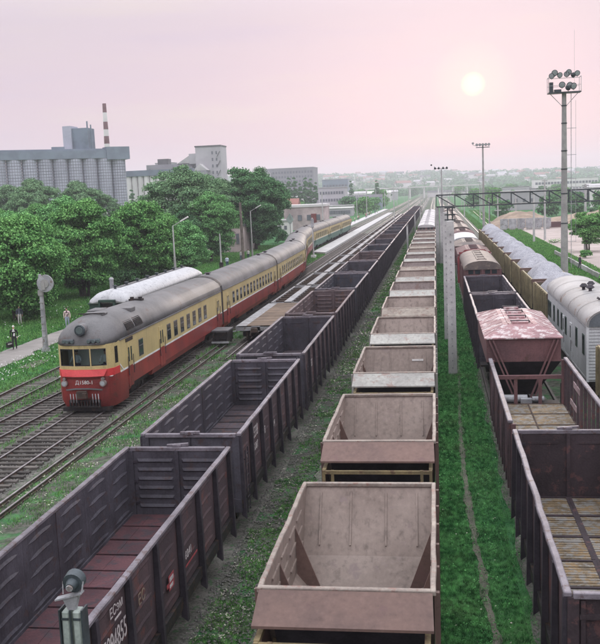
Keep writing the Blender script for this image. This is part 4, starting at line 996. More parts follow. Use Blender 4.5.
def make_headcar():
    L = 24.0; t = thing('diesel_railcar', 'red and cream diesel railcar with three cab windows and round roof headlamp', 'railcar', (TX, FY, 0), 0, DG)
    outl = [(-1.5,2.4),(-1.5,1.25),(-1.44,.62),(-1.22,.25),(-.43,.06),(.43,.06),(1.22,.25),(1.44,.62),(1.5,1.25),(1.5,2.4)]
    def ring(sc_x, dy, z, pts=outl): return [(x*sc_x, y+dy, z) for x, y in pts]
    # lower red shell: hull sides and bulging nose with a lighter upper lip
    MB().loft([ring(.93,.18,.42), ring(.99,.0,.78), ring(1.0,-.03,1.25), ring(1.0,-.05,1.72)]).build('nose', tr_red, t, smooth=True)
    mb = MB()
    oc = outl[1:9]; mb.loft([ring(1.012,-.035,z, oc) for z in (2.02, 2.38)])
    mb.loft([ring(1.0,-.04,1.722), ring(1.002,-.03,2.02)], 1)
    mb.add([(-1.22,.16,2.38),(-.43,-.03,2.38),(.43,-.03,2.38),(1.22,.16,2.38),(-1.08,.03,2.06),(-.43,-.15,2.06),(.43,-.15,2.06),(1.08,.03,2.06),(-1.1,.16,1.92),(-.43,-.02,1.92),(.43,-.02,1.92),(1.1,.16,1.92)], [(0,1,5,4),(1,2,6,5),(2,3,7,6)], 0)
    mb.add([(-1.08,.03,2.06),(-.43,-.15,2.06),(.43,-.15,2.06),(1.08,.03,2.06),(-1.1,.16,1.92),(-.43,-.02,1.92),(.43,-.02,1.92),(1.1,.16,1.92)], [(0,1,5,4),(1,2,6,5),(2,3,7,6)], 1)
    mb.build('nose_lip', [tr_redf, tr_red], t)
    mb = MB(); mb.loft([[(-1.38,y,.80),(-1.5,y,1.15),(-1.5,y,1.99),(1.5,y,1.99),(1.5,y,1.15),(1.38,y,.80)] for y in (2.4, 3.0)])
    mb.loft([[(-1.5,y,1.12),(-1.5,y,1.99),(1.5,y,1.99),(1.5,y,1.12)] for y in (3.0, 6.6)])
    mb.loft([[(-1.38,y,.80),(-1.5,y,1.15),(-1.5,y,1.99),(1.5,y,1.99),(1.5,y,1.15),(1.38,y,.80)] for y in (6.6, L-5.2)])
    mb.loft([[(-1.5,y,1.12),(-1.5,y,1.99),(1.5,y,1.99),(1.5,y,1.12)] for y in (L-5.2, L-2.4)])
    mb.loft([[(-1.38,y,.80),(-1.5,y,1.15),(-1.5,y,1.99),(1.5,y,1.99),(1.5,y,1.15),(1.38,y,.80)] for y in (L-2.4, L)])
    mb.build('lower_body', tr_red, t)
    MB().box(-1.507, 1.507, 1.3, L, 1.99, 2.08).build('waist_stripe', white_p, t)
    MB().add([(1.522,1.22,2.40),(1.522,1.75,1.99),(1.522,1.75,2.08),(1.522,1.25,2.47)],[(0,1,2,3)]).build('stripe_point', white_p, t)
    # cab walls round the window openings
    def wall(i, z0, z1, mb, th=.05, a=0.0, b=1.0):
        p, q = Vector(outl[i]+(0,)), Vector(outl[i+1]+(0,)); d = q-p; n = Vector((d.y, -d.x, 0)).normalized()*-th
        A = p+d*a; B = p+d*b
        mb.add([(A.x,A.y,z0),(B.x,B.y,z0),(B.x+n.x,B.y+n.y,z0),(A.x+n.x,A.y+n.y,z0),(A.x,A.y,z1),(B.x,B.y,z1),(B.x+n.x,B.y+n.y,z1),(A.x+n.x,A.y+n.y,z1)],
               [(0,1,2,3),(7,6,5,4),(0,4,5,1),(1,5,6,2),(2,6,7,3),(3,7,4,0)])
    mb = MB()
    for i in range(9): wall(i, 1.99, 2.56, mb); wall(i, 3.42, 3.62, mb)
    for i in (0, 8): wall(i, 2.56, 3.42, mb)
    wall(1, 2.56, 3.42, mb, a=0, b=.25); wall(7, 2.56, 3.42, mb, a=.75, b=1); wall(1, 2.56, 3.42, mb, a=.8, b=1); wall(7, 2.56, 3.42, mb, a=0, b=.2)
    for i in (2, 6): wall(i, 2.56, 3.42, mb)
    for i in (3, 4, 5): wall(i, 2.56, 3.42, mb, a=0, b=.04); wall(i, 2.56, 3.42, mb, a=.96, b=1)
    mb.build('cab_walls', tr_cream, t)
    for i in (3, 4, 5):
        mb = MB()
        for (z0, z1, a, b) in ((2.56,2.60,.04,.96),(3.38,3.42,.04,.96),(2.60,3.38,.04,.07),(2.60,3.38,.93,.96)): wall(i, z0, z1, mb, .07, a, b)
        f = mb.build('cab_window', post_dk, t); mb = MB(); wall(i, 2.60, 3.38, mb, .02, .07, .93); mb.build('pane', cab_glass, f)
    for i in (1, 7):
        f = MB(); wall(i, 2.57, 3.40, f, .03, .26, .79); f.build('cab_side_window', cab_glass, t)
    # cab interior
    MB().box(-1.35, 1.35, 1.6, 1.66, 2.0, 3.6).box(-1.2, 1.2, .35, .8, 2.0, 2.45).box(-1.4, 1.4, .3, 2.2, 1.992, 2.01).build('cab_interior', wmat('cab_interior_grey', (0.66,0.72,0.70), (0.6,0.66,0.64), .8, 1), t)
    MB().box(-1.5, 1.5, 2.4, L, 2.08, 3.62).build('upper_body', tr_cream, t)
    # roof with domed front
    R_ = []
    for y, hw, za in ((.03,.40,3.66),(.07,.86,3.92),(.26,1.22,4.28),(.62,1.44,4.60),(1.1,1.49,4.80),(1.8,1.5,4.91),(3,1.5,4.93),(L*.4,1.5,4.80),(L+.02,1.5,4.72)):
        R_.append([(x*hw/1.5, y, 3.60+(z-3.60)) for x, _, z in roof_ring(0, 1.5, 3.60, za, 12, .85)])
    MB().loft(R_).build('roof', tr_roof, t, smooth='all')
    mb = MB()
    for s in (-1, 1): mb.box(min(s*1.5, s*1.55), max(s*1.5, s*1.55), 1.4, L, 3.60, 3.66)
    mb.build('gutter', tr_roof, t)
    h = MB().cyl((0, .60, 4.38), (0, .02, 4.36), .27, .29, n=20).build('headlamp', tr_roof, t)
    MB().cyl((0, .02, 4.36), (0, -.04, 4.36), .29, .25, n=20).build('headlamp_rim', darkmetal, h)
    MB().cyl((0, -.02, 4.36), (0, -.05, 4.36), .2, .17, n=16).build('headlamp_lens', glass('dull_lamp_glass', (0.10,0.12,0.13)), h)
    for s in (-1, 1):
        b = MB().cyl((s*.95, .20, 3.80), (s*.35, .06, 3.80), .12, n=10).build('upper_lamp_housing', darkmetal, t)
        for q in (.42, .68, .9): MB().cyl((s*q, .14, 3.80), (s*q, -.05+.09*(q > .8), 3.80), .085, n=10).build('lamp', glass('dull_lamp_glass'), b)
    for s in (-1, 1):
        l = MB(); l.cyl((s*1.0, .2, 1.70), (s*1.0, -.03, 1.70), .15, .16, n=16); l.cyl((s*1.0, .2, 1.92), (s*1.0, .0, 1.92), .08, n=12); o = l.build('lower_lamp', wmat('lamp_bezel_steel', (0.3,0.25,0.24), None, .4, 3), t)
        MB().cyl((s*1.0, -.03, 1.70), (s*1.0, -.05, 1.70), .11, n=14).build('lamp_lens', lampglass, o)
    text('Д1580-1', .26, white_p, t, (-.43, -.006, 1.66), (PI/2, 0, 0), 'number_plate_lettering')
    mb = MB(); mb.add([(-.95,.06,1.40),(-.35,-.15,1.50),(.35,-.15,1.50),(.95,.06,1.40),(-.95,.06,1.33),(-.35,-.15,1.42),(.35,-.15,1.42),(.95,.06,1.33)],[(0,4,5,1),(1,5,6,2),(2,6,7,3),(3,2,1,0)])
    mb.build('buffer_beam', tr_roof, t)
    mb = MB(); mb.box(-.12,.12,-.25,.2,1.08,1.30); mb.box(-.26,.22,-.38,-.15,1.0,1.36); mb.box(.08,.28,-.50,-.25,1.06,1.30); mb.build('coupler', rail_side, t)
    mb = MB()
    for x in (-.7,-.55,-.4,.45,.6,.75): mb.cyl((x, -.06, 1.18), (x+.05, -.16, .95), .022, n=6); mb.cyl((x+.05, -.16, .95), (x+.02, -.08, .75), .022, n=6)
    mb.build('brake_hoses', greysteel, t)
    mb = MB(); mb.box(-.8, .8, -.03, .1, .48, .56); mb.box(-.8, .8, -.03, .1, .80, .86)
    for k in range(11): x = -.76+.152*k; mb.box(x-.03, x+.03, -.05, .1, .5, .86)
    mb.build('grille', under, t)
    MB().box(-1.25, 1.25, .2, .5, .25, .45).build('rail_guard', under, t)
    # sides: doors, windows, grilles in the roof edge
    side_doors(t, (2.85,), tr_cream, tr_red, w_=.36); side_doors(t, (8.55, L-1.2), tr_cream, tr_red, w_=.46)
    side_windows(t, [4.75], L, 2.30, 3.12, .33)
    for k in range(7): side_windows(t, [10.1+1.48*k], L, 2.30, 3.15, .34)
    for s in (-1, 1):
        for y in (3.3, 4.75):
            o = MB()
            for r in range(7):
                a0 = .24+.44*r/7; 
                x_ = math.cos(a0)*1.5; z_ = 3.60+1.16*math.sin(a0)**.85
                o.box(s*x_-.05, s*x_+.05, y-.6, y+.6, z_-.01, z_+.05)
            o.build('roof_louvre', under, t)
        MB().box(min(s*1.5,s*1.53), max(s*1.5,s*1.53), 2.3, 3.4, 3.36, 3.54).build('side_grille', under, t)
    for y0, y1 in ((5.9, 7.2), (1.7, 2.9)):
        MB().loft([[(x*.62, y, z+.05) for x, _, z in roof_ring(0, 1.5, 3.6, 4.75)][2:-2] for y in (y0, y1)], closed=False).build('roof_hatch', tr_roof, t)
    MB().box(-.4, .4, 8.7, 9.1, 4.68, 4.90).cyl((-.25, 8.9, 4.8), (-.25, 8.9, 5.0), .12, n=10).cyl((.25, 8.9, 4.8), (.25, 8.9, 5.0), .12, n=10).build('exhaust', under, t)
    for b_ in ((-.55, .55, 1.9, 2.6, 4.84, 4.95), (-.9, -.2, 3.4, 4.6, 4.70, 4.93), (.25, 1.0, 4.9, 5.7, 4.60, 4.84)): MB().box(*b_).build('roof_box', tr_roof, t, bevel=.03)
    MB().beam((-.7, 1.75, 4.96), (.7, 1.75, 4.98), .05, .05).build('aerial_bar', under, t)
    mb = MB(); mb.loft([[(x*.985, yy, z+.03) for x, _, z in roof_ring(0)]+[(1.47, yy, 1.1), (-1.47, yy, 1.1)] for yy in (L, L+.3)]); mb.build('gangway_bellows', under, t)
    MB().box(-1.2, 1.2, 2.6, L-.3, .75, 1.1).box(-1.1, 1.1, 8, 11, .4, .8).build('underframe', under, t)
    make_bogie(t, 4.8); make_bogie(t, L-3.8)
    return t
head = make_headcar()
coach = make_coach('second coach of the diesel train, red and cream, coupled behind the railcar', tr_red)
coach.location = (TX, FY+cp, 0)
def place_car(c, y0):
    x0, x1 = train_x(y0), train_x(y0+CL); c.location = (x0, y0, 0); c.rotation_euler = (0, 0, -math.atan2(x1-x0, CL))
y = FY+2*cp; labs = ['third coach of the diesel train, red and cream, before the bend', 'fourth diesel train coach, red side turning away in the bend', 'last red and cream coach, in the bend by the platform end']
for k in range(3):
    c = instance(coach, (0,0,0), labs[k], DG); place_car(c, y); y += cp
gc = make_coach('first green and cream coach, beyond the bend beside the platform', tr_green); place_car(gc, y); y += cp
for k in (1, 2):
    c = instance(gc, (0,0,0), ['', 'middle green and cream coach beside the platform', 'last green and cream coach at the tail of the train'][k], DG); place_car(c, y); y += cp

# ------------------------------------------------------------------ old coach on the siding
def old_coach():
    L = 21.5; t = thing('old_coach', 'old dark green coach with peeling white and grey roof on the siding', 'railway coach', (SX, 63.6, 0)); W = 1.5
    MB().box(-W, W, 0, L, 1.0, 3.35).build('body', dgreen, t)
    def half(s, nm, m, P6=((-.25,.80,3.62),(0,1,3.95),(.8,1.02,4.2),(21.5-.8,1.02,4.2),(21.5,1,3.95),(21.75,.8,3.62))):
        rings = []
        for y, sc_, za in P6:
            r = [(math.cos(a)*W*sc_*s, y, 3.33+(za-3.33)*math.sin(a)**.9) for a in [PI/2*i/7 for i in range(8)]]
            r.append((0, y, 3.33)); rings.append(r)
        MB().loft(rings).build(nm, m, t, smooth='all')
    half(1, 'roof', peel); half(-1, 'roof', tr_roof, ((2.4,1.02,4.2),(21.5-.8,1.02,4.2),(21.5,1,3.95),(21.75,.8,3.62))); half(-1, 'roof_hip', peel, ((-.25,.80,3.62),(0,1,3.95),(.8,1.02,4.2),(2.4,1.02,4.2)))
    MB().box(-.28, .1, 2.4, L-.6, 4.17, 4.24).build('roof_clerestory', tr_roof, t)
    for k in range(8): MB().cyl((-.0, 1.5+2.6*k, 4.2), (0, 1.5+2.6*k, 4.42), .10, n=8).box(-.14, .14, 1.36+2.6*k, 1.64+2.6*k, 4.4, 4.46).build('roof_vent', darkmetal, t)
    MB().cyl((-.9, 3.3, 4.0), (-.9, 3.3, 4.75), .16, n=10).cyl((-.9, 3.3, 4.75), (-.9, 3.3, 4.9), .2, .1, n=10).build('roof_chimney', greysteel, t)
    side_windows(t, [1.6+1.65*k for k in range(12)], L, 2.25, 3.05, .42, frm=dgreen)
    mb = MB(); mb.box(-.6, -.48, -.55, 0, 1.1, 3.5); mb.box(.48, .6, -.55, 0, 1.1, 3.5); mb.box(-.6, .6, -.55, 0, 3.45, 3.6); mb.build('gangway', dgreen, t)
    MB().box(-.45, .45, -.12, -.02, 1.15, 3.4).build('gangway_door', under, t)
    MB().box(-1.58, 1.58, -.1, L+.1, 3.26, 3.35).build('gutter', dgreen, t)
    mb = MB()
    for s in (-1, 1): mb.cyl((s*.95, -.4, 1.1), (s*.95, 0, 1.1), .2, .12, n=10)
    mb.build('buffers', under, t)
    MB().box(-1.2, 1.2, .3, L-.3, .7, 1.0).build('underframe', under, t); make_bogie(t, 3, detail=False); make_bogie(t, L-3, detail=False)
old_coach()

# ------------------------------------------------------------------ flat wagons between train and gondolas
def make_flat(label, deck, group):
    L = 13.4; t = thing('flat_wagon', label, 'flat wagon', (0,0,0), 0, group)
    for s in (-1, 1): MB().box(s*1.38-.09, s*1.38+.09, 0, L, .98, 1.30).build('side_sill', flatsteel, t)
    MB().box(-.32, .32, 0, L, .95, 1.32).build('centre_sill', flatsteel, t)
    n = 9
    for k in range(n+1):
        y = .1+(L-.2)*k/n; MB().box(-1.29, 1.29, y-.10, y+.10, 1.0, 1.26).build('cross_member', flatsteel if k in (0, n) else rail_side, t)
    if deck:
        MB().box(-1.45, -.70, .05, L-.05, 1.325, 1.35).build('steel_deck', flatsteel, t); R0 = random.Random(2)
        bm_ = None
        for k in range(44):
            if bm_ is None: bm_ = MB().box(-.68, 1.45, 0, .28, 1.325, 1.36).build('deck_board', brownwood, t); o = bm_
            else: o = put(bm_, t)
            o.location = (R0.uniform(-.015, .015), .08+k*(L-.2)/44, R0.uniform(-.006, .006))
    mb = MB(); mb.box(-1.0, 1.0, 4.5, 5.5, .5, .95); mb.box(-1.2, 1.2, .2, L-.2, .93, .97); mb.build('underframe', under, t)
    make_bogie(t, 1.9, detail=deck); make_bogie(t, L-1.9, detail=False); make_coupler(t, 0, -1); make_coupler(t, L, 1)
    return t
FG = 'flat wagons between the diesel train and the gondolas'
f0 = make_flat('flat wagon with brown plank deck and light grey steel strip beside dark gondola', True, FG); f0.location = (FX, 64.2, 0)
f1 = make_flat('first skeletal flat wagon behind the plank-decked one', False, FG); f1.location = (FX, 64.2+14.6, 0)
for k in range(2, 20): instance(f1, (FX, 64.2+14.6*k, 0), ORD[k-1]+' skeletal flat wagon behind the plank-decked one', FG)
tr = thing('rail_trolley', 'small dark two-tier rail trolley in front of the plank-decked flat wagon', 'rail trolley', (-15.35, 63.2, 0))
MB().box(-.55, .55, 0, 1.7, .35, .5).box(-.55, -.45, 0, 1.7, .5, 1.1).box(.45, .55, 0, 1.7, .5, 1.1).box(-.5, .5, .1, 1.6, .55, .92).build('frame', under, tr)
MB().box(-.6, .6, -.05, 1.75, 1.1, 1.2).build('top_plate', wmat('dull_plate', (0.12,0.12,0.13), None, .6, 2), tr)
MB().box(-.62, .62, -.12, -.02, .30, .42).build('end_bar', greysteel, tr)
mb = MB()
for q in (.3, 1.4): mb.cyl((-.5, q, .36), (-.42, q, .36), .2, n=14); mb.cyl((.42, q, .36), (.5, q, .36), .2, n=14); mb.cyl((-.5, q, .36), (.5, q, .36), .04, n=6)
mb.build('wheels', rail_side, tr); MB().cyl((.3, 1.7, .8), (1.3, 2.0, .95), .05, n=6).build('draw_bar', greysteel, tr)

# ================================================================== MASTS, POLES, GANTRY
def floodlight(parent, loc, d, r=.22, name='floodlight'):
    d = Vector(d).normalized(); p = Vector(loc)
    o = MB().cyl(p-d*.28, p, r*.5, r, n=12).cyl(p, p+d*.08, r*1.05, r*1.05, n=12).beam(p-Vector((0,0,r+.1)), p-Vector((0,0,.02)), .05, .05).build(name, darkmetal, parent)
    MB().cyl(p+d*.08, p+d*.10, r*.85, r*.8, n=12).build('lens', lampglass, o); return o
# big floodlight mast at the right
M = thing('floodlight_mast', 'tall concrete floodlight mast with lamp platform and ladder, rising at the right', 'light mast', (14.2, 107.2, 0))
MB().cyl((0,0,0), (0,0,20.3), .42, .24, n=12).build('pole', concrete_d, M)
mb = MB(); 
for z in (6, 9.3, 12, 14, 17, 18.9): mb.cyl((0,0,z), (0,0,z+.12), .42-.008*z+.03, n=12)
mb.build('pole_bands', darkmetal, M)
mb = MB()
for s in (-.18, .18): mb.beam((.75, s, 1), (.75, s, 20.3), .03, .03)
for k in range(46): mb.beam((.75, -.18, 1.3+k*.41), (.75, .18, 1.3+k*.41), .025, .025)
for z in (4, 8.2, 11, 13.6, 16.5): mb.beam((.3, 0, z), (1.3, 0, z), .05, .05)
mb.beam((1.25,0,4), (1.25,0,19.5), .025, .025); mb.build('ladder', greysteel, M)
MB().box(-1.75, 1.75, -.7, .7, 20.3, 20.42).build('platform', darkmetal, M)
mb = MB()
for x in (-1.72, 1.72):
    for y in (-.68, .68): mb.beam((x, y, 20.4), (x, y, 22.0), .05, .05)
    mb.beam((x, -.68, 22), (x, .68, 22), .05, .05)
for y in (-.68, .68): mb.beam((-1.72, y, 21.1), (1.72, y, 21.1), .04, .04); mb.beam((-1.72, y, 22), (1.72, y, 22), .05, .05) if y > 0 else None
for s in (-1, 1): mb.beam((s*1.5, 0, 20.3), (s*.2, 0, 18.9), .06, .06)
mb.build('railing', greysteel, M)
MB().beam((1.1, 0, 20.4), (1.1, 0, 27), .018, .018).build('lightning_rod', greysteel, M)
for x, z, r, dx, dy in ((-1.35,22.2,.30,-.5,-1),(-1.05,22.5,.34,.2,-1),(-.5,22.25,.30,.4,-1),(.25,22.3,.30,-.5,-1),(.45,22.5,.32,.3,-1),(.95,22.2,.27,.3,1),(1.35,22.35,.30,.2,-1),(-.25,21.2,.34,0,-1),(.55,21.1,.36,.3,-1),(.95,21.0,.36,.5,-1),(.4,20.85,.3,-.4,1)):
    floodlight(M, (x, -.3, z), (dx, dy, -.35), r)
MB().box(-1.6, -1.2, -.4, .2, 20.45, 21.5).build('control_box', darkmetal, M)
MB().box(-1.1, -.35, -.5, .3, 20.45, 20.7).build('ballast_box', darkmetal, M)
# second, distant mast
M = thing('floodlight_mast', 'thin distant light mast with small crown of lamps, left of the tall mast', 'light mast', (11.35, 228, 0))
MB().cyl((0,0,0), (0,0,20.2), .32, .17, n=8).build('pole', concrete_d, M)
MB().box(-1.6, 1.6, -.4, .4, 19.6, 19.75).build('platform', darkmetal, M)
for x in (-1.4, -.7, 0, .7, 1.4): floodlight(M, (x, -.3, 20.3), (x*.3, -1, -.3), .32)
floodlight(M, (-2.3, 0, 20.7), (-.3, -1, -.1), .25); MB().beam((-2.4, 0, 20.3), (-1.4, 0, 20.0), .06, .06).build('bracket', darkmetal, M)
# white concrete columns in the green strip
def column(label, x, y, h, r0=.25, frame=True):
    t = thing('concrete_column', label, 'concrete column', (x, y, 0))
    mb = MB(); mb.add([(-r0,-r0*.8,0),(r0,-r0*.8,0),(r0,r0*.8,0),(-r0,r0*.8,0),(-r0*.8,-r0*.7,h),(r0*.8,-r0*.7,h),(r0*.8,r0*.7,h),(-r0*.8,r0*.7,h)], [(3,2,1,0),(4,5,6,7),(0,1,5,4),(1,2,6,5),(2,3,7,6),(3,0,4,7)])
    mb.build('shaft', concrete, t, bevel=.03)
    hs = MB()
    for k in range(int(h/.42)-1): z = .4+k*.42; hs.box(-.035, .035, -r0*.81-.004, -r0*.8+.05, z, z+.09)
    hs.build('bolt_holes', wmat('hole_grey', (0.40,0.40,0.42), None, .9, 1, bump=0), t)
    if frame:
        mb = MB()
        for s in (-1, 1): mb.box(s*.13-.035, s*.13+.035, -.05, .05, h, h+.75)
        for z in (h+.02, h+.30, h+.68): mb.box(-.30, .30, -.06, .06, z, z+.07)
        mb.build('insulator_frame', darkmetal, t)
    return t
column('nearest pale concrete column in the green strip, black steel frame on top', .76, 52.3, 8.75)
column('second pale concrete column, half hidden right behind the nearest one', .62, 64.6, 8.9, .22, False)
c2 = column('pale concrete column carrying the left end of the gantry', .78, 130.4, 7.9, .34, False)
column('pale concrete column just left of the gantry column', .15, 131.0, 7.9, .3, False)
MB().cyl((.05,0,7.9), (.05,0,13.1), .12, .08, n=8).build('lamp_pole', concrete, c2)
mb = MB(); mb.beam((-.9,0,13.2), (.9,0,13.2), .06, .06); mb.beam((-.9,0,13.2), (-.9,0,13.5), .05, .05)
for x in (-.8, -.3, .3, .8): mb.cyl((x, -.15, 13.35), (x, -.35, 13.2), .1, .16, n=8)
mb.cyl((-1.3,0,13.75), (-1.3,-.25,13.7), .08, .12, n=8); mb.build('lamp_cluster', darkmetal, c2)
# overhead gantry truss
G_ = thing('gantry', 'long dark steel lattice gantry spanning the tracks at the right', 'gantry', (0, 130, 0))
gx0, gx1, zb, zt = .05, 33.0, 7.95, 9.55
mb = MB()
for yy in (-.35, .35):
    mb.beam((gx0, yy, zb), (gx1, yy, zb), .17, .17); mb.beam((gx0, yy, zt), (gx1, yy, zt), .17, .17)
mb.build('chords', darkmetal, G_)
n = 13; dx = (gx1-gx0)/n
for yy in (-.35, .35):
    for k in range(n+1): MB().beam((gx0+k*dx, yy, zb), (gx0+k*dx, yy, zt), .10, .10).build('upright', darkmetal, G_)
    for k in range(n): MB().beam((gx0+k*dx, yy, zt), (gx0+(k+1)*dx, yy, zb), .13, .13).build('diagonal', darkmetal, G_)
mb = MB()
for k in range(2*n): mb.beam((gx0+k*dx/2, -.35, zt), (gx0+(k+1)*dx/2, .35, zt), .04, .04); mb.beam((gx0+k*dx/2, -.35, zb), (gx0+k*dx/2, .35, zb), .05, .05)
mb.build('cross_lacing', darkmetal, G_)
mb = MB()
mb.beam((gx0+1.4, -.4, zt+.42), (gx1, -.4, zt+.42), .05, .05)
for k in range(1, n+1): mb.beam((gx0+k*dx, -.4, zt), (gx0+k*dx, -.4, zt+.42), .04, .04)
mb.build('handrail', greysteel, G_)
# pale poles beyond
for i, (x, y_, h, r, arm) in enumerate(((17.63,173.8,8.9,.21,0),(20.16,178.9,11.2,.22,0),(22.6,147,10.2,.24,0),(21.8,262.6,8.5,.24,0),(26.5,262,8.5,.2,0),(16.9,262,8.2,.2,1),(13.3,240,7.5,.16,0),(9.8,330,9,.2,0),(11.5,205,7.0,.1,0))):
    lab = ['pale concrete pole on the grass edge, left of the pair before the mast', 'pale concrete pole on the grass edge, right of the pair before the mast', 'pale pole just right of the tall floodlight mast', 'pale pole in front of the grey container fence, near the heap', 'pale pole in front of the right part of grey fence', 'pale post with short cross arm left of the earth heap', 'thin pole standing at the left foot of the earth heap', 'far pale pole by the grass track beneath the gantry', 'thin dark pole in the grass behind the farthest gravel wagon'][i]
    t = thing('concrete_pole', lab, 'pole', (x, y_, 0)); MB().cyl((0,0,0), (0,0,h), r, r*.65, n=8).build('shaft', concrete if i != 8 else darkmetal, t)
    if arm: MB().beam((-.9, 0, h*.45), (.9, 0, h*.45), .3, .3).build('cross_arm', concrete, t)
    else: MB().beam((-.5, 0, h-.2), (.5, 0, h-.2), .08, .08).build('cap_bracket', darkmetal, t)
for k in range(9):
    x = -4.9-.1*k; y_ = [158, 298, 226, 370, 440, 520, 600, 690, 790][k]
    t = thing('signal_post', ['short pale post beside the gondola row, nearest of its line', 'fourth pale post beside the gondola row','second pale post beside the gondola row'][k] if k < 3 else ORD[k+1]+' pale post of the line along the gondola row, far off', 'signal post', (x, y_, 0), 0, 'pale posts along the gondola row' if k >= 3 else None)
    hh = 4.3; MB().cyl((0,0,0), (0,0,hh), .17, .14, n=8).build('shaft', concrete, t); MB().box(-.18, .18, -.14, .14, hh, hh+.35).build('cap', concrete_d, t)
# far masts along the line
for k in range(34):
    R0 = random.Random(k); x = [-33, -11, 12, -38, 6, -27, 17][k % 7]+R0.uniform(-2, 2); y_ = 260+k*20
    t = thing('far_mast', 'thin pale far mast among those standing along the line', 'mast', (x, y_, 0), 0, 'thin far masts along the line'); h = R0.uniform(8, 12)
    MB().cyl((0,0,0), (0,0,h), .17, .11, n=6).build('shaft', concrete, t)
    if k % 2: MB().beam((-.1,0,h-.5), (R0.choice((-1,1))*2.6,0,h-.1), .09, .09).build('arm', concrete_d, t)
# loudspeaker mast by the footpath
t = thing('loudspeaker_mast', 'grey lattice-slim mast by the footpath with a round grey horn speaker on top', 'speaker mast', (-28.15, 62.45, 0))
mb = MB(); mb.cyl((0,0,0), (0,0,5.65), .19, .11, n=8); mb.box(-.24, .24, -.2, .2, 0, .3); mb.build('shaft', greysteel, t)
mb = MB()
for k in range(9): mb.box(-.13, .13, -.18, -.14, .6+k*.5, .66+k*.5)
mb.beam((.22,0,.2), (.13,0,4.6), .05, .05); mb.build('cable_duct', concrete_d, t)
s_ = MB().cyl((.45, -.22, 5.0), (.45, -.12, 5.0), .62, .62, n=24).build('horn_disc', greysteel, t)
MB().cyl((.45, -.12, 5.0), (.45, .35, 5.0), .56, .12, n=20).build('horn_cone', concrete_d, s_)
MB().cyl((.45, -.30, 5.0), (.45, -.22, 5.0), .30, .30, n=16).box(.18, .46, -.34, -.22, 4.55, 5.1).build('driver_box', concrete_d, s_)
MB().box(-.16, .16, -.2, .05, 4.15, 4.5).build('junction_box', concrete_d, t)
# lamp posts along the path
def streetlamp(label, x, y, h, arm=1.5, dirx=1, base=True):
    t = thing('street_lamp', label, 'street lamp', (x, y, 0)); MB().cyl((0,0,0), (0,0,h*.55), .17, .13, n=8).build('lower_pole', concrete_d, t); MB().cyl((0,0,h*.55), (0,0,h), .09, .07, n=8).build('upper_pole', concrete, t)
    MB().beam((0,0,h), (dirx*arm*.7, 0, h+.55), .07, .07).build('arm', concrete, t)
    MB().beam((dirx*arm*.6,0,h+.48), (dirx*(arm+.3),0,h+.95), .28, .14).build('lamp_head', white_p, t)
    return t
streetlamp('street lamp with angled white head behind the old white-roofed coach', -29.0, 100, 7.6)
streetlamp('street lamp with white head beside the thick wooden pole', -30.6, 152, 8.0, 1.5)
t = thing('wooden_pole', 'thick plain wooden pole by the footpath above the train roof', 'pole', (-30.7, 145, 0)); MB().cyl((0,0,0), (-.1,0,9.6), .25, .20, n=10).build('shaft', wmat('old_wood_pole', (0.20,0.17,0.15), None, .9, 2), t); MB().box(-.3, .2, -.05, .05, 9.2, 9.32).build('cross_bar', darkmetal, t)
t = thing('lamp_pole', 'thin pale pole with a dark base by the footpath below the trees', 'pole', (-31.6, 133.3, 0)); MB().cyl((0,0,0), (0,0,5.2), .12, .09, n=8).build('shaft', concrete, t); MB().box(-.25, .25, -.25, .25, 0, 1.0).build('base_box', under, t)
t = thing('bollard_post', 'short dark post at the lawn corner behind the old coach', 'post', (-29.2, 104, 0)); MB().cyl((0,0,0), (0,0,1.6), .2, .16, n=8).build('shaft', under, t); MB().box(-.28,.28,-.2,.2,1.5,2.0).build('head', under, t)
t = thing('trackside_sign', 'pale diamond sign on a thin post beyond the coach roofs', 'sign', (-28.4, 180, 0)); MB().cyl((0,0,0), (0,0,5.0), .09, .07, n=8).build('shaft', concrete, t); MB().add([(-.75,0,5.6),(0,0,4.5),(.75,0,5.6),(0,0,6.9),(-.75,.06,5.6),(0,.06,4.5),(.75,.06,5.6),(0,.06,6.9)], [(0,1,2,3),(7,6,5,4),(0,4,5,1),(1,5,6,2),(2,6,7,3),(3,7,4,0)]).build('sign_board', wmat('pale_mint_paint', (0.5,0.62,0.58), None, .6, 1), t)
t = thing('signal_post', 'slender white signal mast right of the train where the coaches change colour', 'signal post', (-20.0, 150, 0)); MB().cyl((0,0,0), (0,0,6.6), .13, .10, n=8).build('shaft', concrete, t); MB().box(-.22,.22,-.2,.2,5.0,6.4).build('signal_head', greysteel, t); MB().box(-.4,.4,-.4,.4,0,.5).build('base_block', white_p, t)
for k, (x, y_) in enumerate(((-21.3, 141), (-19.8, 134.5))):
    t = thing('point_motor', ['white point motor box near the white signal mast', 'white point motor box nearest the camera, beside the bend'][k], 'switch box', (x, y_, 0)); MB().box(-.45,.45,-.35,.35,.1,.55).build('case', white_p, t, bevel=.05); MB().cyl((.45,0,.3), (1.4,0,.3), .04, n=6).build('rod', greysteel, t)
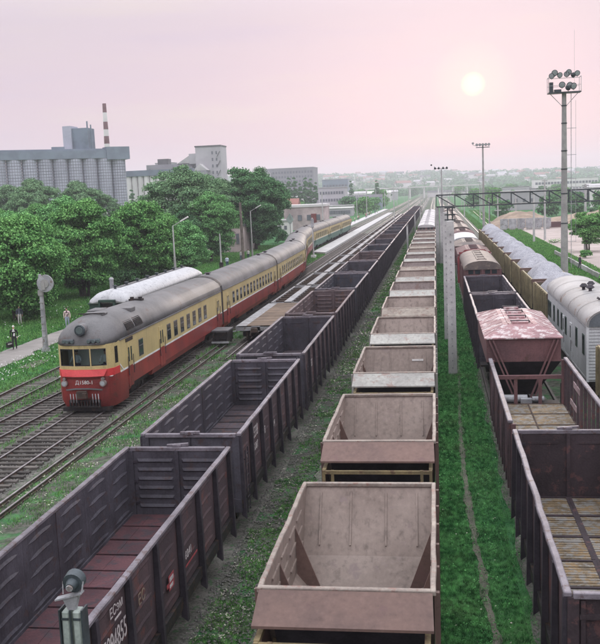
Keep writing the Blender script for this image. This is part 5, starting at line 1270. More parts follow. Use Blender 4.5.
# near lamp at the bottom left: floodlight on a post with twin junction boxes
t = thing('yard_lamp', 'yard floodlight seen from behind on a grey post with twin boxes, bottom left', 'floodlight', (0, 0, 0))
t.location = (-4.87, 11, 0)
MB().cyl((0,0,0), (0,0,4.6), .12, .12, n=10).build('post', greysteel, t)
mb = MB()
for s in (-1, 1): mb.add([(s*.02, -.09, 4.55),(s*.14,-.09,4.55),(s*.14,.09,4.55),(s*.02,.09,4.55),(s*.02,-.09,5.28),(s*.13,-.09,5.28),(s*.13,.09,5.28),(s*.02,.09,5.28)][::1], [(0,3,2,1),(4,5,6,7),(0,1,5,4),(1,2,6,5),(2,3,7,6),(3,0,4,7)])
mb.build('twin_box', wmat('pale_green_grey_paint', (0.34,0.40,0.37), (0.26,0.31,0.29), .5, 4), t, bevel=.02)
mb = MB(); mb.box(-.165, -.145, -.10, .10, 4.5, 5.3); mb.box(.145, .165, -.10, .10, 4.5, 5.3); mb.box(-.16, .16, -.10, .10, 4.55, 4.59); mb.box(-.012, .012, -.11, -.09, 4.5, 5.3)
for s in (-1, 1): mb.box(s*.08-.05, s*.08+.05, -.10, -.088, 5.16, 5.19)
mb.build('box_frame', darkmetal, t)
mb = MB(); mb.add([(-.05,-.04,5.28),(.05,-.04,5.28),(.05,.04,5.28),(-.05,.04,5.28),(-.11,-.06,5.44),(.11,-.06,5.49),(.11,.06,5.49),(-.11,.06,5.44)], [(0,3,2,1),(4,5,6,7),(0,1,5,4),(1,2,6,5),(2,3,7,6),(3,0,4,7)])
mb.beam((-.21, -.02, 5.42), (.16, -.02, 5.52), .12, .02); mb.build('bracket', greysteel, t)
fl = MB().cyl((.03, -.12, 5.62), (.03, -.02, 5.64), .06, .085, n=16).cyl((.03, -.02, 5.64), (.03, .12, 5.66), .135, .14, n=20).build('lamp_drum', darkmetal, t, smooth=True)
MB().cyl((.03, -.14, 5.615), (.03, -.12, 5.62), .045, .05, n=12).beam((-.10,-.04,5.5), (-.11,0,5.66), .012, .02).beam((.16,-.04,5.52), (.17,0,5.66), .012, .02).build('yoke', greysteel, fl)

# ================================================================== PEOPLE
def lathe_ring(): pass
def person(label, loc, rz, scale=1.0, shirt=(0.7,0.7,0.7), trouser=(0.03,0.03,0.035), hair=(0.5,0.48,0.45), pose='walk', jacket=None, group=None, cat='person'):
    """one continuous skinned body; the garment colours follow the body zones"""
    P_ = {'pelvis':(0,0,.96),'waist':(0,0,1.12),'chest':(0,-.01,1.32),'neck':(0,0,1.50),'headb':(0,-.01,1.58),'headt':(0,-.01,1.72),'nose':(0,-.105,1.62),
         'shL':(-.19,0,1.43),'elL':(-.25,.03,1.16),'wrL':(-.24,-.03,.92),'haL':(-.235,-.045,.82),'shR':(.19,0,1.43),'elR':(.25,.02,1.16),'wrR':(.25,-.06,.92),'haR':(.245,-.08,.82),
         'hpL':(-.095,0,.92),'knL':(-.10,-.08,.50),'anL':(-.10,.02,.09),'toL':(-.11,-.14,.045),'hpR':(.095,0,.92),'knR':(.10,.04,.50),'anR':(.10,.20,.11),'toR':(.11,.06,.045)}
    if pose == 'stand':
        P_.update({'knL':(-.10,-.01,.50),'anL':(-.11,.02,.09),'toL':(-.13,-.13,.045),'knR':(.10,-.01,.50),'anR':(.11,.02,.09),'toR':(.13,-.13,.045)})
    if pose == 'sit':
        P_.update({'knL':(-.13,-.45,.98),'anL':(-.13,-.43,.55),'toL':(-.14,-.58,.50),'knR':(.13,-.45,.98),'anR':(.13,-.43,.55),'toR':(.14,-.58,.50),
                   'elL':(-.26,-.14,1.20),'wrL':(-.18,-.38,1.16),'haL':(-.15,-.46,1.15),'elR':(.26,-.14,1.20),'wrR':(.18,-.38,1.16),'haR':(.15,-.46,1.15)})
    names = list(P_); E_ = [('pelvis','waist'),('waist','chest'),('chest','neck'),('neck','headb'),('headb','headt'),('headb','nose'),('chest','shL'),('shL','elL'),('elL','wrL'),('wrL','haL'),
          ('chest','shR'),('shR','elR'),('elR','wrR'),('wrR','haR'),('pelvis','hpL'),('hpL','knL'),('knL','anL'),('anL','toL'),('pelvis','hpR'),('hpR','knR'),('knR','anR'),('anR','toR')]
    rad = {'pelvis':(.15,.11),'waist':(.135,.10),'chest':(.165,.115),'neck':(.055,.055),'headb':(.075,.085),'headt':(.07,.08),'nose':(.012,.012),'shL':(.07,.07),'elL':(.048,.048),'wrL':(.033,.033),'haL':(.04,.025),
           'hpL':(.095,.10),'knL':(.062,.065),'anL':(.045,.05),'toL':(.042,.03)}
    me = bpy.data.meshes.new('person'); me.from_pydata([P_[n] for n in names], [(names.index(a), names.index(b)) for a, b in E_], [])
    o = bpy.data.objects.new('person_tmp', me); col.objects.link(o)
    sk = o.modifiers.new('skin', 'SKIN'); sd = o.modifiers.new('sub', 'SUBSURF'); sd.levels = 1; sd.render_levels = 1
    for i, n in enumerate(names):
        r_ = rad.get(n) or rad[n[:-1]+'L']; me.skin_vertices[0].data[i].radius = r_; me.skin_vertices[0].data[i].use_root = (n == 'pelvis')
    dg = bpy.context.evaluated_depsgraph_get(); em = bpy.data.meshes.new_from_object(o.evaluated_get(dg)); bpy.data.objects.remove(o)
    def flat(nm, c):
        return wmat(nm+'_%02x%02x%02x' % tuple(int(v*255) for v in c), c, tuple(v*.8 for v in c), .85, 6, bump=0, objvar=0)
    em.materials.clear()
    for m in (skin_m, flat('shirt', shirt), flat('jacket', jacket or shirt), flat('trousers', trouser), flat('shoes', (.02,.02,.02))): em.materials.append(m)
    for p in em.polygons:
        c = p.center; k = 0
        arm = abs(c.x) > .20 and c.z > .7 if pose != 'sit' else False
        if c.z > 1.50: k = 0
        elif arm: k = 2 if c.z > .93 else 0
        elif c.z > .98: k = 1 if (jacket and abs(c.x) < .05 and c.y < 0) else 2
        elif c.z > .12: k = 3
        else: k = 4
        if pose == 'sit': k = 0 if (c.z > 1.5 or (c.y < -.42 and c.z > 1.08)) else (2 if c.z > 1.06 else 3)
        p.material_index = k; p.use_smooth = True
    b = bpy.data.objects.new('person', em); col.objects.link(b); b.location = loc; b.rotation_euler = (0,0,rz); b.scale = (scale,)*3
    tag(b, label, cat, group)
    hm = flat('hair', hair); h = MB(); rings = []
    for k in range(6):
        a = k/5*PI/2; rings.append([(math.cos(q)*.088*math.cos(a), .012+math.sin(q)*.10*math.cos(a), 1.66+.115*math.sin(a)) for q in [2*PI*i/10 for i in range(10)]])
    h.loft(rings); h.build('hair', hm, b, smooth=True)
    for s in (-1, 1):
        hb = MB(); p0 = Vector(P_['haL' if s < 0 else 'haR'])
        for k in range(4): hb.cyl(p0+Vector((0, -.02+.014*k, -.02)), p0+Vector((-.004*s, -.025+.014*k, -.10-.012*(k in (1, 2)))), .008, .006, n=5)
        hb.cyl(p0+Vector((-.02*s, -.02, .0)), p0+Vector((-.035*s, -.05, -.06)), .009, .007, n=5)
        if pose != 'sit': hb.build('fingers', skin_m, b)
    return b
def face_to(dx, dy): return math.atan2(dx, -dy)
p = person('white-haired man in black suit walking with a dark briefcase on the footpath', (-31.0, 63.5, .05), .35, 1.02, shirt=(.75,.75,.75), jacket=(.015,.015,.018), hair=(.7,.68,.65))
bc = MB().box(-.30, .30, -.09, .09, .18, .58).build('briefcase', under, None, loc=(-31.32, 63.38, .05), bevel=.03); bc.rotation_euler = (0,0,1.2)
MB().box(-.1, .1, -.02, .02, .62, .65).box(-.1,-.07,-.02,.02,.58,.65).box(.07,.1,-.02,.02,.58,.65).build('handle', under, bc)
MB().box(-.26, .26, -.10, -.085, .42, .50).build('white_flap', white_p, bc); tag(bc, 'dark briefcase held by the white-haired man in the black suit', 'briefcase')
person('person in a pink shirt and pale jeans walking on the footpath behind the railcar', (-31.2, 74.0, .05), .3, 1.02, shirt=(.12,.08,.10), jacket=(.78,.60,.60), trouser=(.34,.40,.50), hair=(.03,.02,.02))
person('person in dark top and white trousers under the nearest big tree', (-37.0, 77.2, 0), .6, 1.0, shirt=(.12,.13,.18), trouser=(.62,.60,.58), hair=(.03,.02,.02), pose='stand')
person('person in a pale blue shirt and dark jeans on the path by the thin pole', (-31.0, 134.6, .05), PI, 1.0, shirt=(.62,.70,.85), trouser=(.05,.07,.16), hair=(.03,.02,.02))
person('person in a white shirt carrying a pale bag, left of the thick wooden pole', (-31.6, 147.5, .05), PI, 1.0, shirt=(.8,.8,.8), trouser=(.12,.14,.25), hair=(.05,.03,.02))
person('person in a white top and dark trousers close behind, by the wooden pole', (-31.0, 150.5, .05), PI, 1.0, shirt=(.75,.72,.72), trouser=(.04,.05,.1), hair=(.05,.03,.02))
person('left one of two dark-clothed walkers on the grass behind the gravel wagons', (10.2, 196, 0), PI, 1.05, shirt=(.05,.05,.07), trouser=(.04,.04,.06), hair=(.03,.02,.02))
person('right one of two dark-clothed walkers on the grass behind the gravel wagons', (11.4, 197, 0), PI, 1.05, shirt=(.06,.06,.07), trouser=(.04,.04,.06), hair=(.03,.02,.02))
person('person in a dark coat by the low concrete wall near the leafy right tree', (17.2, 116, 0), 2, 1.0, shirt=(.04,.05,.06), trouser=(.04,.04,.06), hair=(.03,.02,.02))
person('driver in a white shirt behind the right cab window of the railcar', (TX+.85, FY+1.05, 1.50), 0, 1.0, shirt=(.75,.78,.85), trouser=(.05,.05,.08), hair=(.04,.03,.02), pose='sit')
person('second man in a white shirt behind the left cab window of the railcar', (TX-.72, FY+1.15, 1.46), 0, 1.0, shirt=(.62,.68,.78), trouser=(.05,.05,.08), hair=(.04,.03,.02), pose='sit')
R0 = random.Random(5)
for k in range(14):
    person(ORD[k]+' small far figure along the left platform beyond the train', (-26.6+R0.uniform(-.8,.8), 262+k*12+R0.uniform(-4,4), .4), R0.uniform(0,6), 1.0, shirt=R0.choice([(.7,.7,.7),(.5,.2,.2),(.1,.12,.2),(.75,.7,.6)]), trouser=(.05,.05,.08), hair=(.04,.03,.02), pose='stand', group='far figures waiting on the left platform')

# ================================================================== FOLIAGE
def quads_object(name, C, Nn, size, mat, parent=None, aspect=.7):
    n = len(C); Nn = Nn/np.linalg.norm(Nn, axis=1, keepdims=True); r = np.random.normal(size=(n,3)); T = np.cross(Nn, r); T /= np.linalg.norm(T, axis=1, keepdims=True); B = np.cross(Nn, T)
    s = size[:, None]; V = np.stack([C-T*s*.5, C+B*s*.5*aspect, C+T*s*.5, C-B*s*.5*aspect], 1).reshape(-1, 3)
    me = bpy.data.meshes.new(name); me.vertices.add(4*n); me.vertices.foreach_set('co', V.astype(np.float32).ravel())
    me.loops.add(4*n); me.loops.foreach_set('vertex_index', np.arange(4*n, dtype=np.int32)); me.polygons.add(n)
    me.polygons.foreach_set('loop_start', np.arange(0, 4*n, 4, dtype=np.int32)); me.polygons.foreach_set('loop_total', np.full(n, 4, dtype=np.int32))
    me.update(calc_edges=True); me.materials.append(mat)
    o = bpy.data.objects.new(name, me); col.objects.link(o); o.parent = parent; return o
def crown_points(H, R, z0, nb, nl, rs, shape='round', br=.26):
    """leaf positions gathered in clumps spread through a crown"""
    Cs = []; 
    while len(Cs) < nb:
        d = rs.normal(size=3); d /= np.linalg.norm(d); q = rs.uniform(.25, 1)**.45
        x, y, z = d*q
        q *= 1+.16*math.sin(3.1*x+5*z+nb)*math.cos(4.3*y-2.7*z)
        x, y, z = d*q
        zz = z0+(H-z0)*(z*.5+.5)
        taper = 1-.35*max(0, z)**2
        Cs.append((x*R*.80*taper, y*R*.80*taper, zz*.94+.2))
    Cs = np.array(Cs); rad = R*br*rs.uniform(.5, 1.7, nb); k = rs.choice(nb, nl, p=rad**2/np.sum(rad**2))
    d = rs.normal(size=(nl, 3)); d /= np.linalg.norm(d, axis=1, keepdims=True); d[:, 2] = np.where(d[:, 2] < -.35, -d[:, 2]*.6, d[:, 2])
    q = rs.uniform(.45, 1.08, nl)[:, None]
    P = Cs[k]+d*rad[k][:, None]*q*np.array([1, 1, .72]); Nn = d+rs.normal(size=(nl, 3))*.55+np.array([0, 0, .35])
    return P, Nn, Cs
def make_tree(label, H, R, z0, leaf, seed, nl=26000, nb=70, ls=.26, trunk_r=.22, group=None, ntrunk=1, shape='round', cat='tree', name='broadleaf_tree', br=.26):
    rs = np.random.RandomState(seed); t = thing(name, label, cat, (0,0,0), 0, group); mb = MB(); P, Nn, Cs = crown_points(H, R, z0, nb, nl, rs, shape, br)
    for q in range(ntrunk):
        bx, by = (0, 0) if ntrunk == 1 else (rs.uniform(-.6, .6), rs.uniform(-.4, .4)); px, py, pz = bx, by, -.1; r_ = trunk_r*rs.uniform(.8, 1.1); n = 6; hh = z0+(H-z0)*.55
        for k in range(n):
            nx_, ny_, nz = px+rs.uniform(-.12, .12)+bx*.25, py+rs.uniform(-.12, .12), pz+hh/n; r1 = r_*(1-.13*k*.9); mb.cyl((px,py,pz), (nx_,ny_,nz), r1*(1.25 if k == 0 else 1), r1*.86, n=8, cap=False); px, py, pz = nx_, ny_, nz
            if pz > z0*.6:
                for _ in range(3):
                    c = Cs[rs.randint(len(Cs))]
                    m1 = Vector((px, py, pz)).lerp(Vector(c), .5)+Vector((0, 0, .3)); mb.cyl((px,py,pz), m1, r1*.42, r1*.25, n=5, cap=False); mb.cyl(m1, Vector(c), r1*.25, r1*.08, n=5, cap=False)
    mb.build('trunk', bark, t, smooth=True)
    quads_object('crown', P, Nn, rs.uniform(.65, 1.35, len(P))*ls, leaf, t); return t
def put_tree(proto, x, y, label, s=1.0, rz=0, group=None, sz=None, leaf=None):
    c = copy_tree(proto); c.location = (x, y, 0); c.rotation_euler = (0,0,rz); c.scale = (s, s, sz or s); c['label'] = label
    if group: c['group'] = group
    elif 'group' in c: del c['group']
    if leaf:
        for ch in c.children:
            if ch.name.startswith('crown'): ch.material_slots[0].link = 'OBJECT'; ch.material_slots[0].material = leaf
    return c
A = make_tree('big leafy green tree nearest on the left, behind the loudspeaker mast', 9.8, 5.3, .7, leaf_g, 11, 70000, 260, .25, .26, ntrunk=2, br=.155); A.location = (-37.9, 79.5, 0)
B = make_tree('bushy green multi-stemmed tree behind the near end of the old coach', 11.2, 5.2, .9, leaf_g, 23, 70000, 260, .27, .2, ntrunk=4, br=.155); B.location = (-38.9, 98, 0)
Cw = make_tree('large grey-green tree rising in the middle of the left tree belt', 16.6, 8.6, 3.0, leaf_b, 31, 70000, 330, .33, .34, br=.125); Cw.location = (-41.5, 150, 0)
D = make_tree('tallest dark grey-green tree left of the station buildings', 17.0, 7.6, 2.2, leaf_d, 47, 70000, 330, .35, .36, ntrunk=2, br=.125); D.location = (-35.0, 176, 0); D.scale = (1, 1, 1)
put_tree(B, -45.2, 82, 'green tree cut by the left edge, beside the nearest big tree', .92, 2.0)
put_tree(A, -43.6, 92, 'green tree just behind and left of the nearest big tree', 1.03, 1.1, leaf=leaf_h)
put_tree(A, -35.6, 108, 'green tree behind the old coach roof, left of the street lamp', 1.08, 4.0)
put_tree(B, -33.3, 116, 'low spreading tree behind the far end of the old coach', .92, 2.6, sz=.72, leaf=leaf_h)
put_tree(B, -46.5, 112, 'green tree in the second row of the left belt', 1.05, .6, leaf=leaf_h)
put_tree(A, -41.4, 124, 'yellower-green tree below the large grey-green one', 1.0, 5.1, leaf=leaf_h)
put_tree(Cw, -42.0, 174, 'grey-green tree hidden partly behind the large one', .93, 2.2)
put_tree(Cw, -36.2, 146, 'pale yellow-green tree in front of the tallest dark tree', .70, 3.3, leaf=leaf_y, sz=.72)
put_tree(B, -39.5, 142, 'low dark tree at the lawn edge beneath the grey-green tree', .8, 3.9, leaf=leaf_d)
put_tree(D, -36.9, 190, 'dark tree standing just left behind the tallest dark tree', .96, 1.4)
put_tree(D, -42.5, 214, 'dark rounded tree far behind the tallest dark tree', .78, 4.4)
for k, (x, y_, s_) in enumerate(((-60, 128, .95), (-54, 134, .9), (-66, 150, 1.1), (-51, 102, .95), (-58, 96, 1.0))):
    put_tree((A, B)[k % 2], x, y_, ['leafy tree deep in the left belt, fourth row', 'leafy tree deep in the left belt, third row', 'taller leafy tree deep in the belt before the grain silo', 'leafy tree behind the left-edge tree', 'leafy tree at the far left edge of the belt'][k], s_, k*1.3)
W_ = make_tree('pale grey-green willow-like tree in front of the big grain silo', 17.5, 6.5, 3, leaf_b, 53, 40000, 160, .42, .4, br=.17); W_.location = (-96, 214, 0)
BT = 'grey-green trees in front of the grain silo'
W_['group'] = BT
put_tree(W_, -83.5, 228, 'lower hazy tree at the right foot of the grain silo', .74, 1.7, BT)
put_tree(W_, -77.5, 232, 'small hazy tree between the grain silo and the white silo', .60, 2.9, BT)
for k, (x, y_, s_) in enumerate(((-88, 222, .95), (-104, 226, .9), (-92, 200, .8), (-112, 232, .95), (-60, 236, .8))):
    put_tree(W_, x, y_, ORD[k]+' hazy grey-green tree from the left below the grain silo' if k < 3 else ORD[k]+' hazy grey-green tree counted in the mass below the grain silo', s_, k*.9, BT)
# young tree at the right and bushes
T = make_tree('round leafy green tree on the sandy lot at the right edge', 6.3, 3.3, 1.2, leaf_g, 61, 26000, 90, .24, .14, ntrunk=2, br=.2); T.location = (22.6, 145, 0)
put_tree(T, 30.5, 170, 'green tree behind the round one at the right edge', 1.1, 2)
# shrubs under the belt
def make_bush(label, H, R, leaf, seed, nl=5000, ls=.24): 
    t = make_tree(label, H, R, .05, leaf, seed, nl, 26, ls, .05, cat='bush', name='shrub', br=.36); return t
S1 = make_bush('leafy shrub by the trunks of the bushy multi-stemmed tree', 2.3, 1.9, leaf_d, 71); S1.location = (-41.5, 92, 0)
for k, (x, y_, s_) in enumerate(((-36.3, 104, 1), (-44, 99, 1.1), (-38.5, 112, 1.2), (-43, 120, 1.3), (-47, 86, 1.1), (-42, 132, 1.3), (-46, 140, 1.4), (-37.5, 134, .8), (-41.5, 76, .8), (-39, 160, 1.2), (-34.5, 200, 1.2))):
    put_tree(S1, x, y_, ['dark shrub beside the old coach near end', 'dark shrub behind the bushy multi-stemmed tree', 'dark shrub behind the middle of the old coach', 'dark shrub behind the street lamp', 'dark shrub between the nearest and left-edge trees', 'large dark shrub below the yellower tree', 'large dark shrub beneath the grey-green tree', 'small dark shrub at the lawn edge by the path', 'dark shrub at the foot of the nearest big tree', 'dark shrub beside the pinkish old house', 'dark shrub behind the tallest dark tree'][k], s_, k*1.1, 'shrubs in the shade of the left tree belt')
for k, (x, y_, s_) in enumerate(((15.8, 84, .45), (17.8, 99, .6), (20.5, 133, .45), (16.6, 126, .35))):
    put_tree(S1, x, y_, ['small shrub at the foot of the low wall, nearest', 'small shrub behind the low concrete wall', 'small shrub beside the round tree', 'small shrub by the fallen branches'][k], s_, k, leaf=leaf_g)

# ------------------------------------------------------------------ grass, weeds, litter (stuff)
def blades(name, xs, ys, zs, h, w_, mat, lean=.5):
    n = len(xs); a = np.random.uniform(0, 2*PI, n); l = np.random.uniform(0, 2*PI, n); k = np.random.uniform(0, lean, n)*h
    B0 = np.stack([xs, ys, zs], 1); D_ = np.stack([np.cos(a), np.sin(a), np.zeros(n)], 1)*w_[:, None]/2; T_ = B0+np.stack([np.cos(l)*k, np.sin(l)*k, h], 1)
    V = np.stack([B0-D_, B0+D_, T_], 1).reshape(-1, 3)
    me = bpy.data.meshes.new(name); me.vertices.add(3*n); me.vertices.foreach_set('co', V.astype(np.float32).ravel()); me.loops.add(3*n)
    me.loops.foreach_set('vertex_index', np.arange(3*n, dtype=np.int32)); me.polygons.add(n); me.polygons.foreach_set('loop_start', np.arange(0, 3*n, 3, dtype=np.int32)); me.polygons.foreach_set('loop_total', np.full(n, 3, dtype=np.int32))
    me.update(calc_edges=True); me.materials.append(mat); o = bpy.data.objects.new(name, me); col.objects.link(o); return tag(o, kind='stuff')
def scatter(n, x0, x1, y0, y1, power=1.0):
    """points denser near the viewer"""
    u = np.random.uniform(0, 1, n); y_ = y0*(y1/y0)**(u**power); return np.random.uniform(x0, x1, n), y_
xs, ys = scatter(330000, -.18, 2.25, 13, 190, .9)
pathx = 1.30+0.30*np.sin(ys*0.11+1.2)-0.012*(ys-20)
keep = (np.abs(xs-pathx) > .09+.10*frac_noise(xs, ys, 2.0, 4)) | (ys > 66) | (np.random.uniform(size=len(xs)) < .22)
keep &= (frac_noise(xs, ys, 1.3, 8) > -.75) & ((xs < pathx+.15) | (np.random.uniform(size=len(xs)) < .62))
keep &= (xs < 1.95) | (np.random.uniform(size=len(xs)) < .35)
xs, ys = xs[keep], ys[keep]; sc_ = np.clip(ys/38, .75, 4)
hh = (.05+.09*np.clip(frac_noise(xs, ys, 1.9, 1)*.5+.6, 0, 1.3))*np.random.uniform(.6, 1.5, len(xs))*np.clip(sc_, .8, 1.3)
o = blades('grass', xs, ys, np.zeros(len(xs)), hh, .018*sc_, grass_r, 1.1)
xs, ys = scatter(36000, -.15, 2.2, 13, 120, .9); keep = frac_noise(xs, ys, 2.6, 21) > .15; xs, ys = xs[keep], ys[keep]; n = len(xs)
o = quads_object('broadleaf_weeds', np.stack([xs, ys, np.random.uniform(.05, .17, n)], 1), np.random.normal(size=(n,3))*.5+np.array([0,0,1]), np.random.uniform(.03, .08, n)*np.clip(ys/38, .8, 3), grass_r, aspect=.7); tag(o, kind='stuff')
xs, ys = scatter(260, -.1, 2.1, 13, 90, .9); n = len(xs)
o = quads_object('pale_litter', np.stack([xs, ys, np.random.uniform(.08, .16, n)], 1), np.random.normal(size=(n,3))*.4+np.array([0,0,1]), np.random.uniform(.03, .07, n), dry_l, aspect=.7); tag(o, kind='stuff')
# left: grass between and beside tracks
xs, ys = scatter(420000, -50, -9.3, 26, 190, .85)
def near(xv, c, w_): return np.abs(xv-c) < w_
mid = -20.65+0.052*(ys-40); nzz = frac_noise(xs, ys, 1.0, 3); keep = np.ones(len(xs), bool)
keep &= ~(near(xs, TX, 1.45) & (nzz < .75)); keep &= ~(near(xs, mid, 1.35) & (ys < 88) & (nzz < .35)); keep &= ~(near(xs, FX, 1.6) & (ys > 60))
keep &= ~(near(xs, SX, .95) & (nzz < -.1)); px_ = -30.35+0.5*np.sin((ys-60)*0.03)+np.where(ys < 62, .45, 0); keep &= ~near(xs, px_, 1.38)
keep &= ~((xs > -16.2) & (nzz < .05)); keep &= ~((xs > -12.2) & (nzz < .4))
xs, ys = xs[keep], ys[keep]; sc_ = np.clip(ys/38, .8, 4); hh = np.random.uniform(.07, .20, len(xs))*np.where(xs < -31, 1.5, 1)*np.clip(sc_, 1, 1.5)
blades('grass', xs, ys, np.zeros(len(xs)), hh, .030*sc_, grass_l, .9)
# thin weeds between gondolas and hoppers
xs, ys = scatter(260000, -6.2, -3.2, 13, 260, .9); nzz = frac_noise(xs, ys, 1.6, 12); lane = (xs+6.2)/3.0; keep = (nzz+lane*1.3 > .30) & (np.abs(xs+4.35) > .14+.15*nzz)
xs, ys = xs[keep], ys[keep]; sc_ = np.clip(ys/38, .8, 4); blades('grass', xs, ys, np.zeros(len(xs)), np.random.uniform(.04, .12, len(xs)), .022*sc_, grass_l, 1.2)
xs, ys = scatter(15000, -6.1, -3.6, 13, 130, .9); keep = frac_noise(xs, ys, 1.2, 9) > lane[0]*0+(xs+6.1)*.42-.35; xs, ys = xs[keep], ys[keep]; n = len(xs)
C_ = np.stack([xs, ys, np.random.uniform(.04, .10, n)], 1); o = quads_object('dry_litter', C_, np.random.normal(size=(n,3))*.5+np.array([0,0,1]), np.random.uniform(.03, .10, n)*np.clip(ys/40, .9, 2.5), dry_l, aspect=.5); tag(o, kind='stuff')
xs, ys = scatter(15000, -15.6, -9.3, 26, 70, .9); keep = frac_noise(xs, ys, 1.1, 19) > .1; xs, ys = xs[keep], ys[keep]; n = len(xs)
o = quads_object('dry_litter', np.stack([xs, ys, np.random.uniform(.04, .10, n)], 1), np.random.normal(size=(n,3))*.5+np.array([0,0,1]), np.random.uniform(.04, .10, n), dry_l, aspect=.5); tag(o, kind='stuff')
# dandelion seed heads and white flowers on the lawn by the path
xs, ys = scatter(600, -42, -31.8, 55, 130, .9); keep = frac_noise(xs, ys, .6, 2) > -.1; xs, ys = xs[keep], ys[keep]; n = len(xs)
o = quads_object('white_flowers', np.stack([xs, ys, np.random.uniform(.18, .35, n)], 1), np.random.normal(size=(n,3))*.6+np.array([0,-.6,.8]), np.random.uniform(.07, .13, n), white_p, aspect=1); tag(o, kind='stuff')
xs, ys = scatter(420, -29, -26, 48, 75, .9); n = len(xs)
o = quads_object('white_flowers', np.stack([xs, ys, np.random.uniform(.12, .25, n)], 1), np.random.normal(size=(n,3))*.6+np.array([0,-.6,.8]), np.random.uniform(.05, .10, n), white_p, aspect=1); tag(o, kind='stuff')
# right: grass beyond the gravel wagons
xs, ys = scatter(150000, 10.2, 19.5, 70, 420, .9); keep = (np.abs(xs-13.35) > .9) | (frac_noise(xs, ys, 1, 1) > .5); xs, ys = xs[keep], ys[keep]
blades('grass', xs, ys, np.zeros(len(xs)), np.random.uniform(.10, .28, len(xs)), .035*np.clip(ys/38, 1, 5), grass_l, .9)
# ballast stones where they can be seen
def stones(x0, x1, y0, y1, n, mat, cfun=None):
    xs, ys = scatter(n, x0, x1, y0, y1, 1.0)
    if cfun is not None: xs = xs+cfun(ys)
    r_ = np.random.uniform(.02, .05, n)*np.clip(ys/40, 1, 2); base = np.array([(1,0,0),(0,1,0),(-1,0,0),(0,-1,0),(0,0,.8)]); V = np.stack([xs, ys, np.full(n, .03)], 1)[:, None, :]+base[None]*r_[:, None, None]*np.random.uniform(.6, 1.3, (n, 5, 1))
    F = np.array([(0,1,4),(1,2,4),(2,3,4),(3,0,4)]); F = (F[None]+np.arange(n)[:, None, None]*5).reshape(-1, 3)
    me = bpy.data.meshes.new('ballast_stones'); me.from_pydata(V.reshape(-1, 3).tolist(), [], F.tolist()); me.materials.append(mat); o = bpy.data.objects.new('ballast_stones', me); col.objects.link(o); tag(o, kind='stuff')
stone_m = wmat('ballast_stone', (0.17, 0.165, 0.155), (0.10, 0.10, 0.095), 0.9, 8, bump=0, mottling=.6)
stones(-1.5, 1.5, 28, 62, 9000, stone_m, lambda y: TX+0*y)
stones(-1.4, 1.4, 30, 62, 6000, stone_m, lambda y: -20.65+0.052*(y-40))
stones(-6.3, -4.2, 13, 80, 9000, stone_m)

# ================================================================== BUILDINGS BEYOND THE YARD
def win_grid(t, x0, x1, z0, z1, nx_, nz_, y, w_, h_, mat=greywin, side=-1, name='window'):
    src = None
    for i in range(nx_):
        for j in range(nz_):
            x = x0+(x1-x0)*(i+.5)/nx_; z = z0+(z1-z0)*(j+.5)/nz_
            if src is None: src = MB().box(-w_/2, w_/2, -.12, .02, -h_/2, h_/2).build(name, mat, t); o = src
            else: o = put(src, t)
            o.location = (x, y, z)
def block(label, cat, x0, x1, y0, y1, h, wallm, roofm=roof_dk, win=None, parapet=.4, name='industrial_building', group=None, rz=0, gable=0):
    cx, cy = (x0+x1)/2, (y0+y1)/2; w2, d2 = (x1-x0)/2, (y1-y0)/2
    t = thing(name, label, cat, (cx, cy, 0), rz, group); MB().box(-w2, w2, -d2, d2, 0, h).build('wall', wallm, t)
    if gable: MB().add([(-w2-.4,-d2-.4,h),(w2+.4,-d2-.4,h),(w2+.4,d2+.4,h),(-w2-.4,d2+.4,h),(-w2-.4,0,h+gable),(w2+.4,0,h+gable)], [(0,1,5,4),(3,4,5,2),(0,4,3),(1,2,5),(0,3,2,1)]).build('roof', roofm, t)
    else: MB().box(-w2-.25, w2+.25, -d2-.25, d2+.25, h, h+parapet).build('roof', roofm, t)
    if win: 
        nx_, nz_, w_, h_ = win; win_grid(t, -w2+.6, w2-.6, h*.12, h*.95, nx_, nz_, -d2, w_, h_)
    return t
# grain silo with its row of tubes
S_ = thing('grain_silo', 'long concrete grain silo with a row of round tubes under a dark gallery', 'grain silo', (0,0,0))
pA, pB = Vector((-196, 338, 0)), Vector((-130.2, 383, 0)); dS = (pB-pA); n = 13; r_ = dS.length/n/2; rz_ = math.atan2(dS.y, dS.x)
mb = MB(); nb_ = 24
mb.cyl((0,0,0), (0,0,28.6), r_*.955, n=20, mi=1)
for k in range(nb_):
    z0 = k*28.6/nb_; z1 = z0+28.6/nb_-.24
    for q in range(18):
        a0 = 2*PI*q/18+.03; a1 = 2*PI*(q+1)/18-.03; am = (a0+a1)/2; P4 = [(math.cos(v)*r_*.985, math.sin(v)*r_*.985) for v in (a0, am, a1)]
        mb.add([(x, y, z) for z in (z0, z1) for x, y in P4], [(0,1,4,3),(1,2,5,4)], 0)
tb = mb.build('silo_tube', [silo_m, wmat('silo_joint_grey', (0.30,0.30,0.35), None, .9, .2, bump=0, objvar=.03)], S_)
for k in range(n):
    o = tb if k == 0 else put(tb, S_); o.location = pA+dS*((k+.5)/n)
g_ = empty('x'); bpy.data.objects.remove(g_)
o = MB().box(0, dS.length, -r_*.95, r_*.95, 28.6, 31.9).build('gallery', silo_cap, S_); o.location = pA; o.rotation_euler = (0,0,rz_)
o = MB().box(dS.length-8.5, dS.length+1.2, -r_*1.15, r_*1.15, 28.0, 33.2).build('head_house', silo_cap, S_); o.location = pA; o.rotation_euler = (0,0,rz_)
o = MB().box(0, dS.length-4, -r_*.5, r_*.5, 31.9, 32.6).box(dS.length*.62, dS.length*.62+5, -1, 1, 32.6, 33.6).build('roof_vents', silo_cap, S_); o.location = pA; o.rotation_euler = (0,0,rz_)
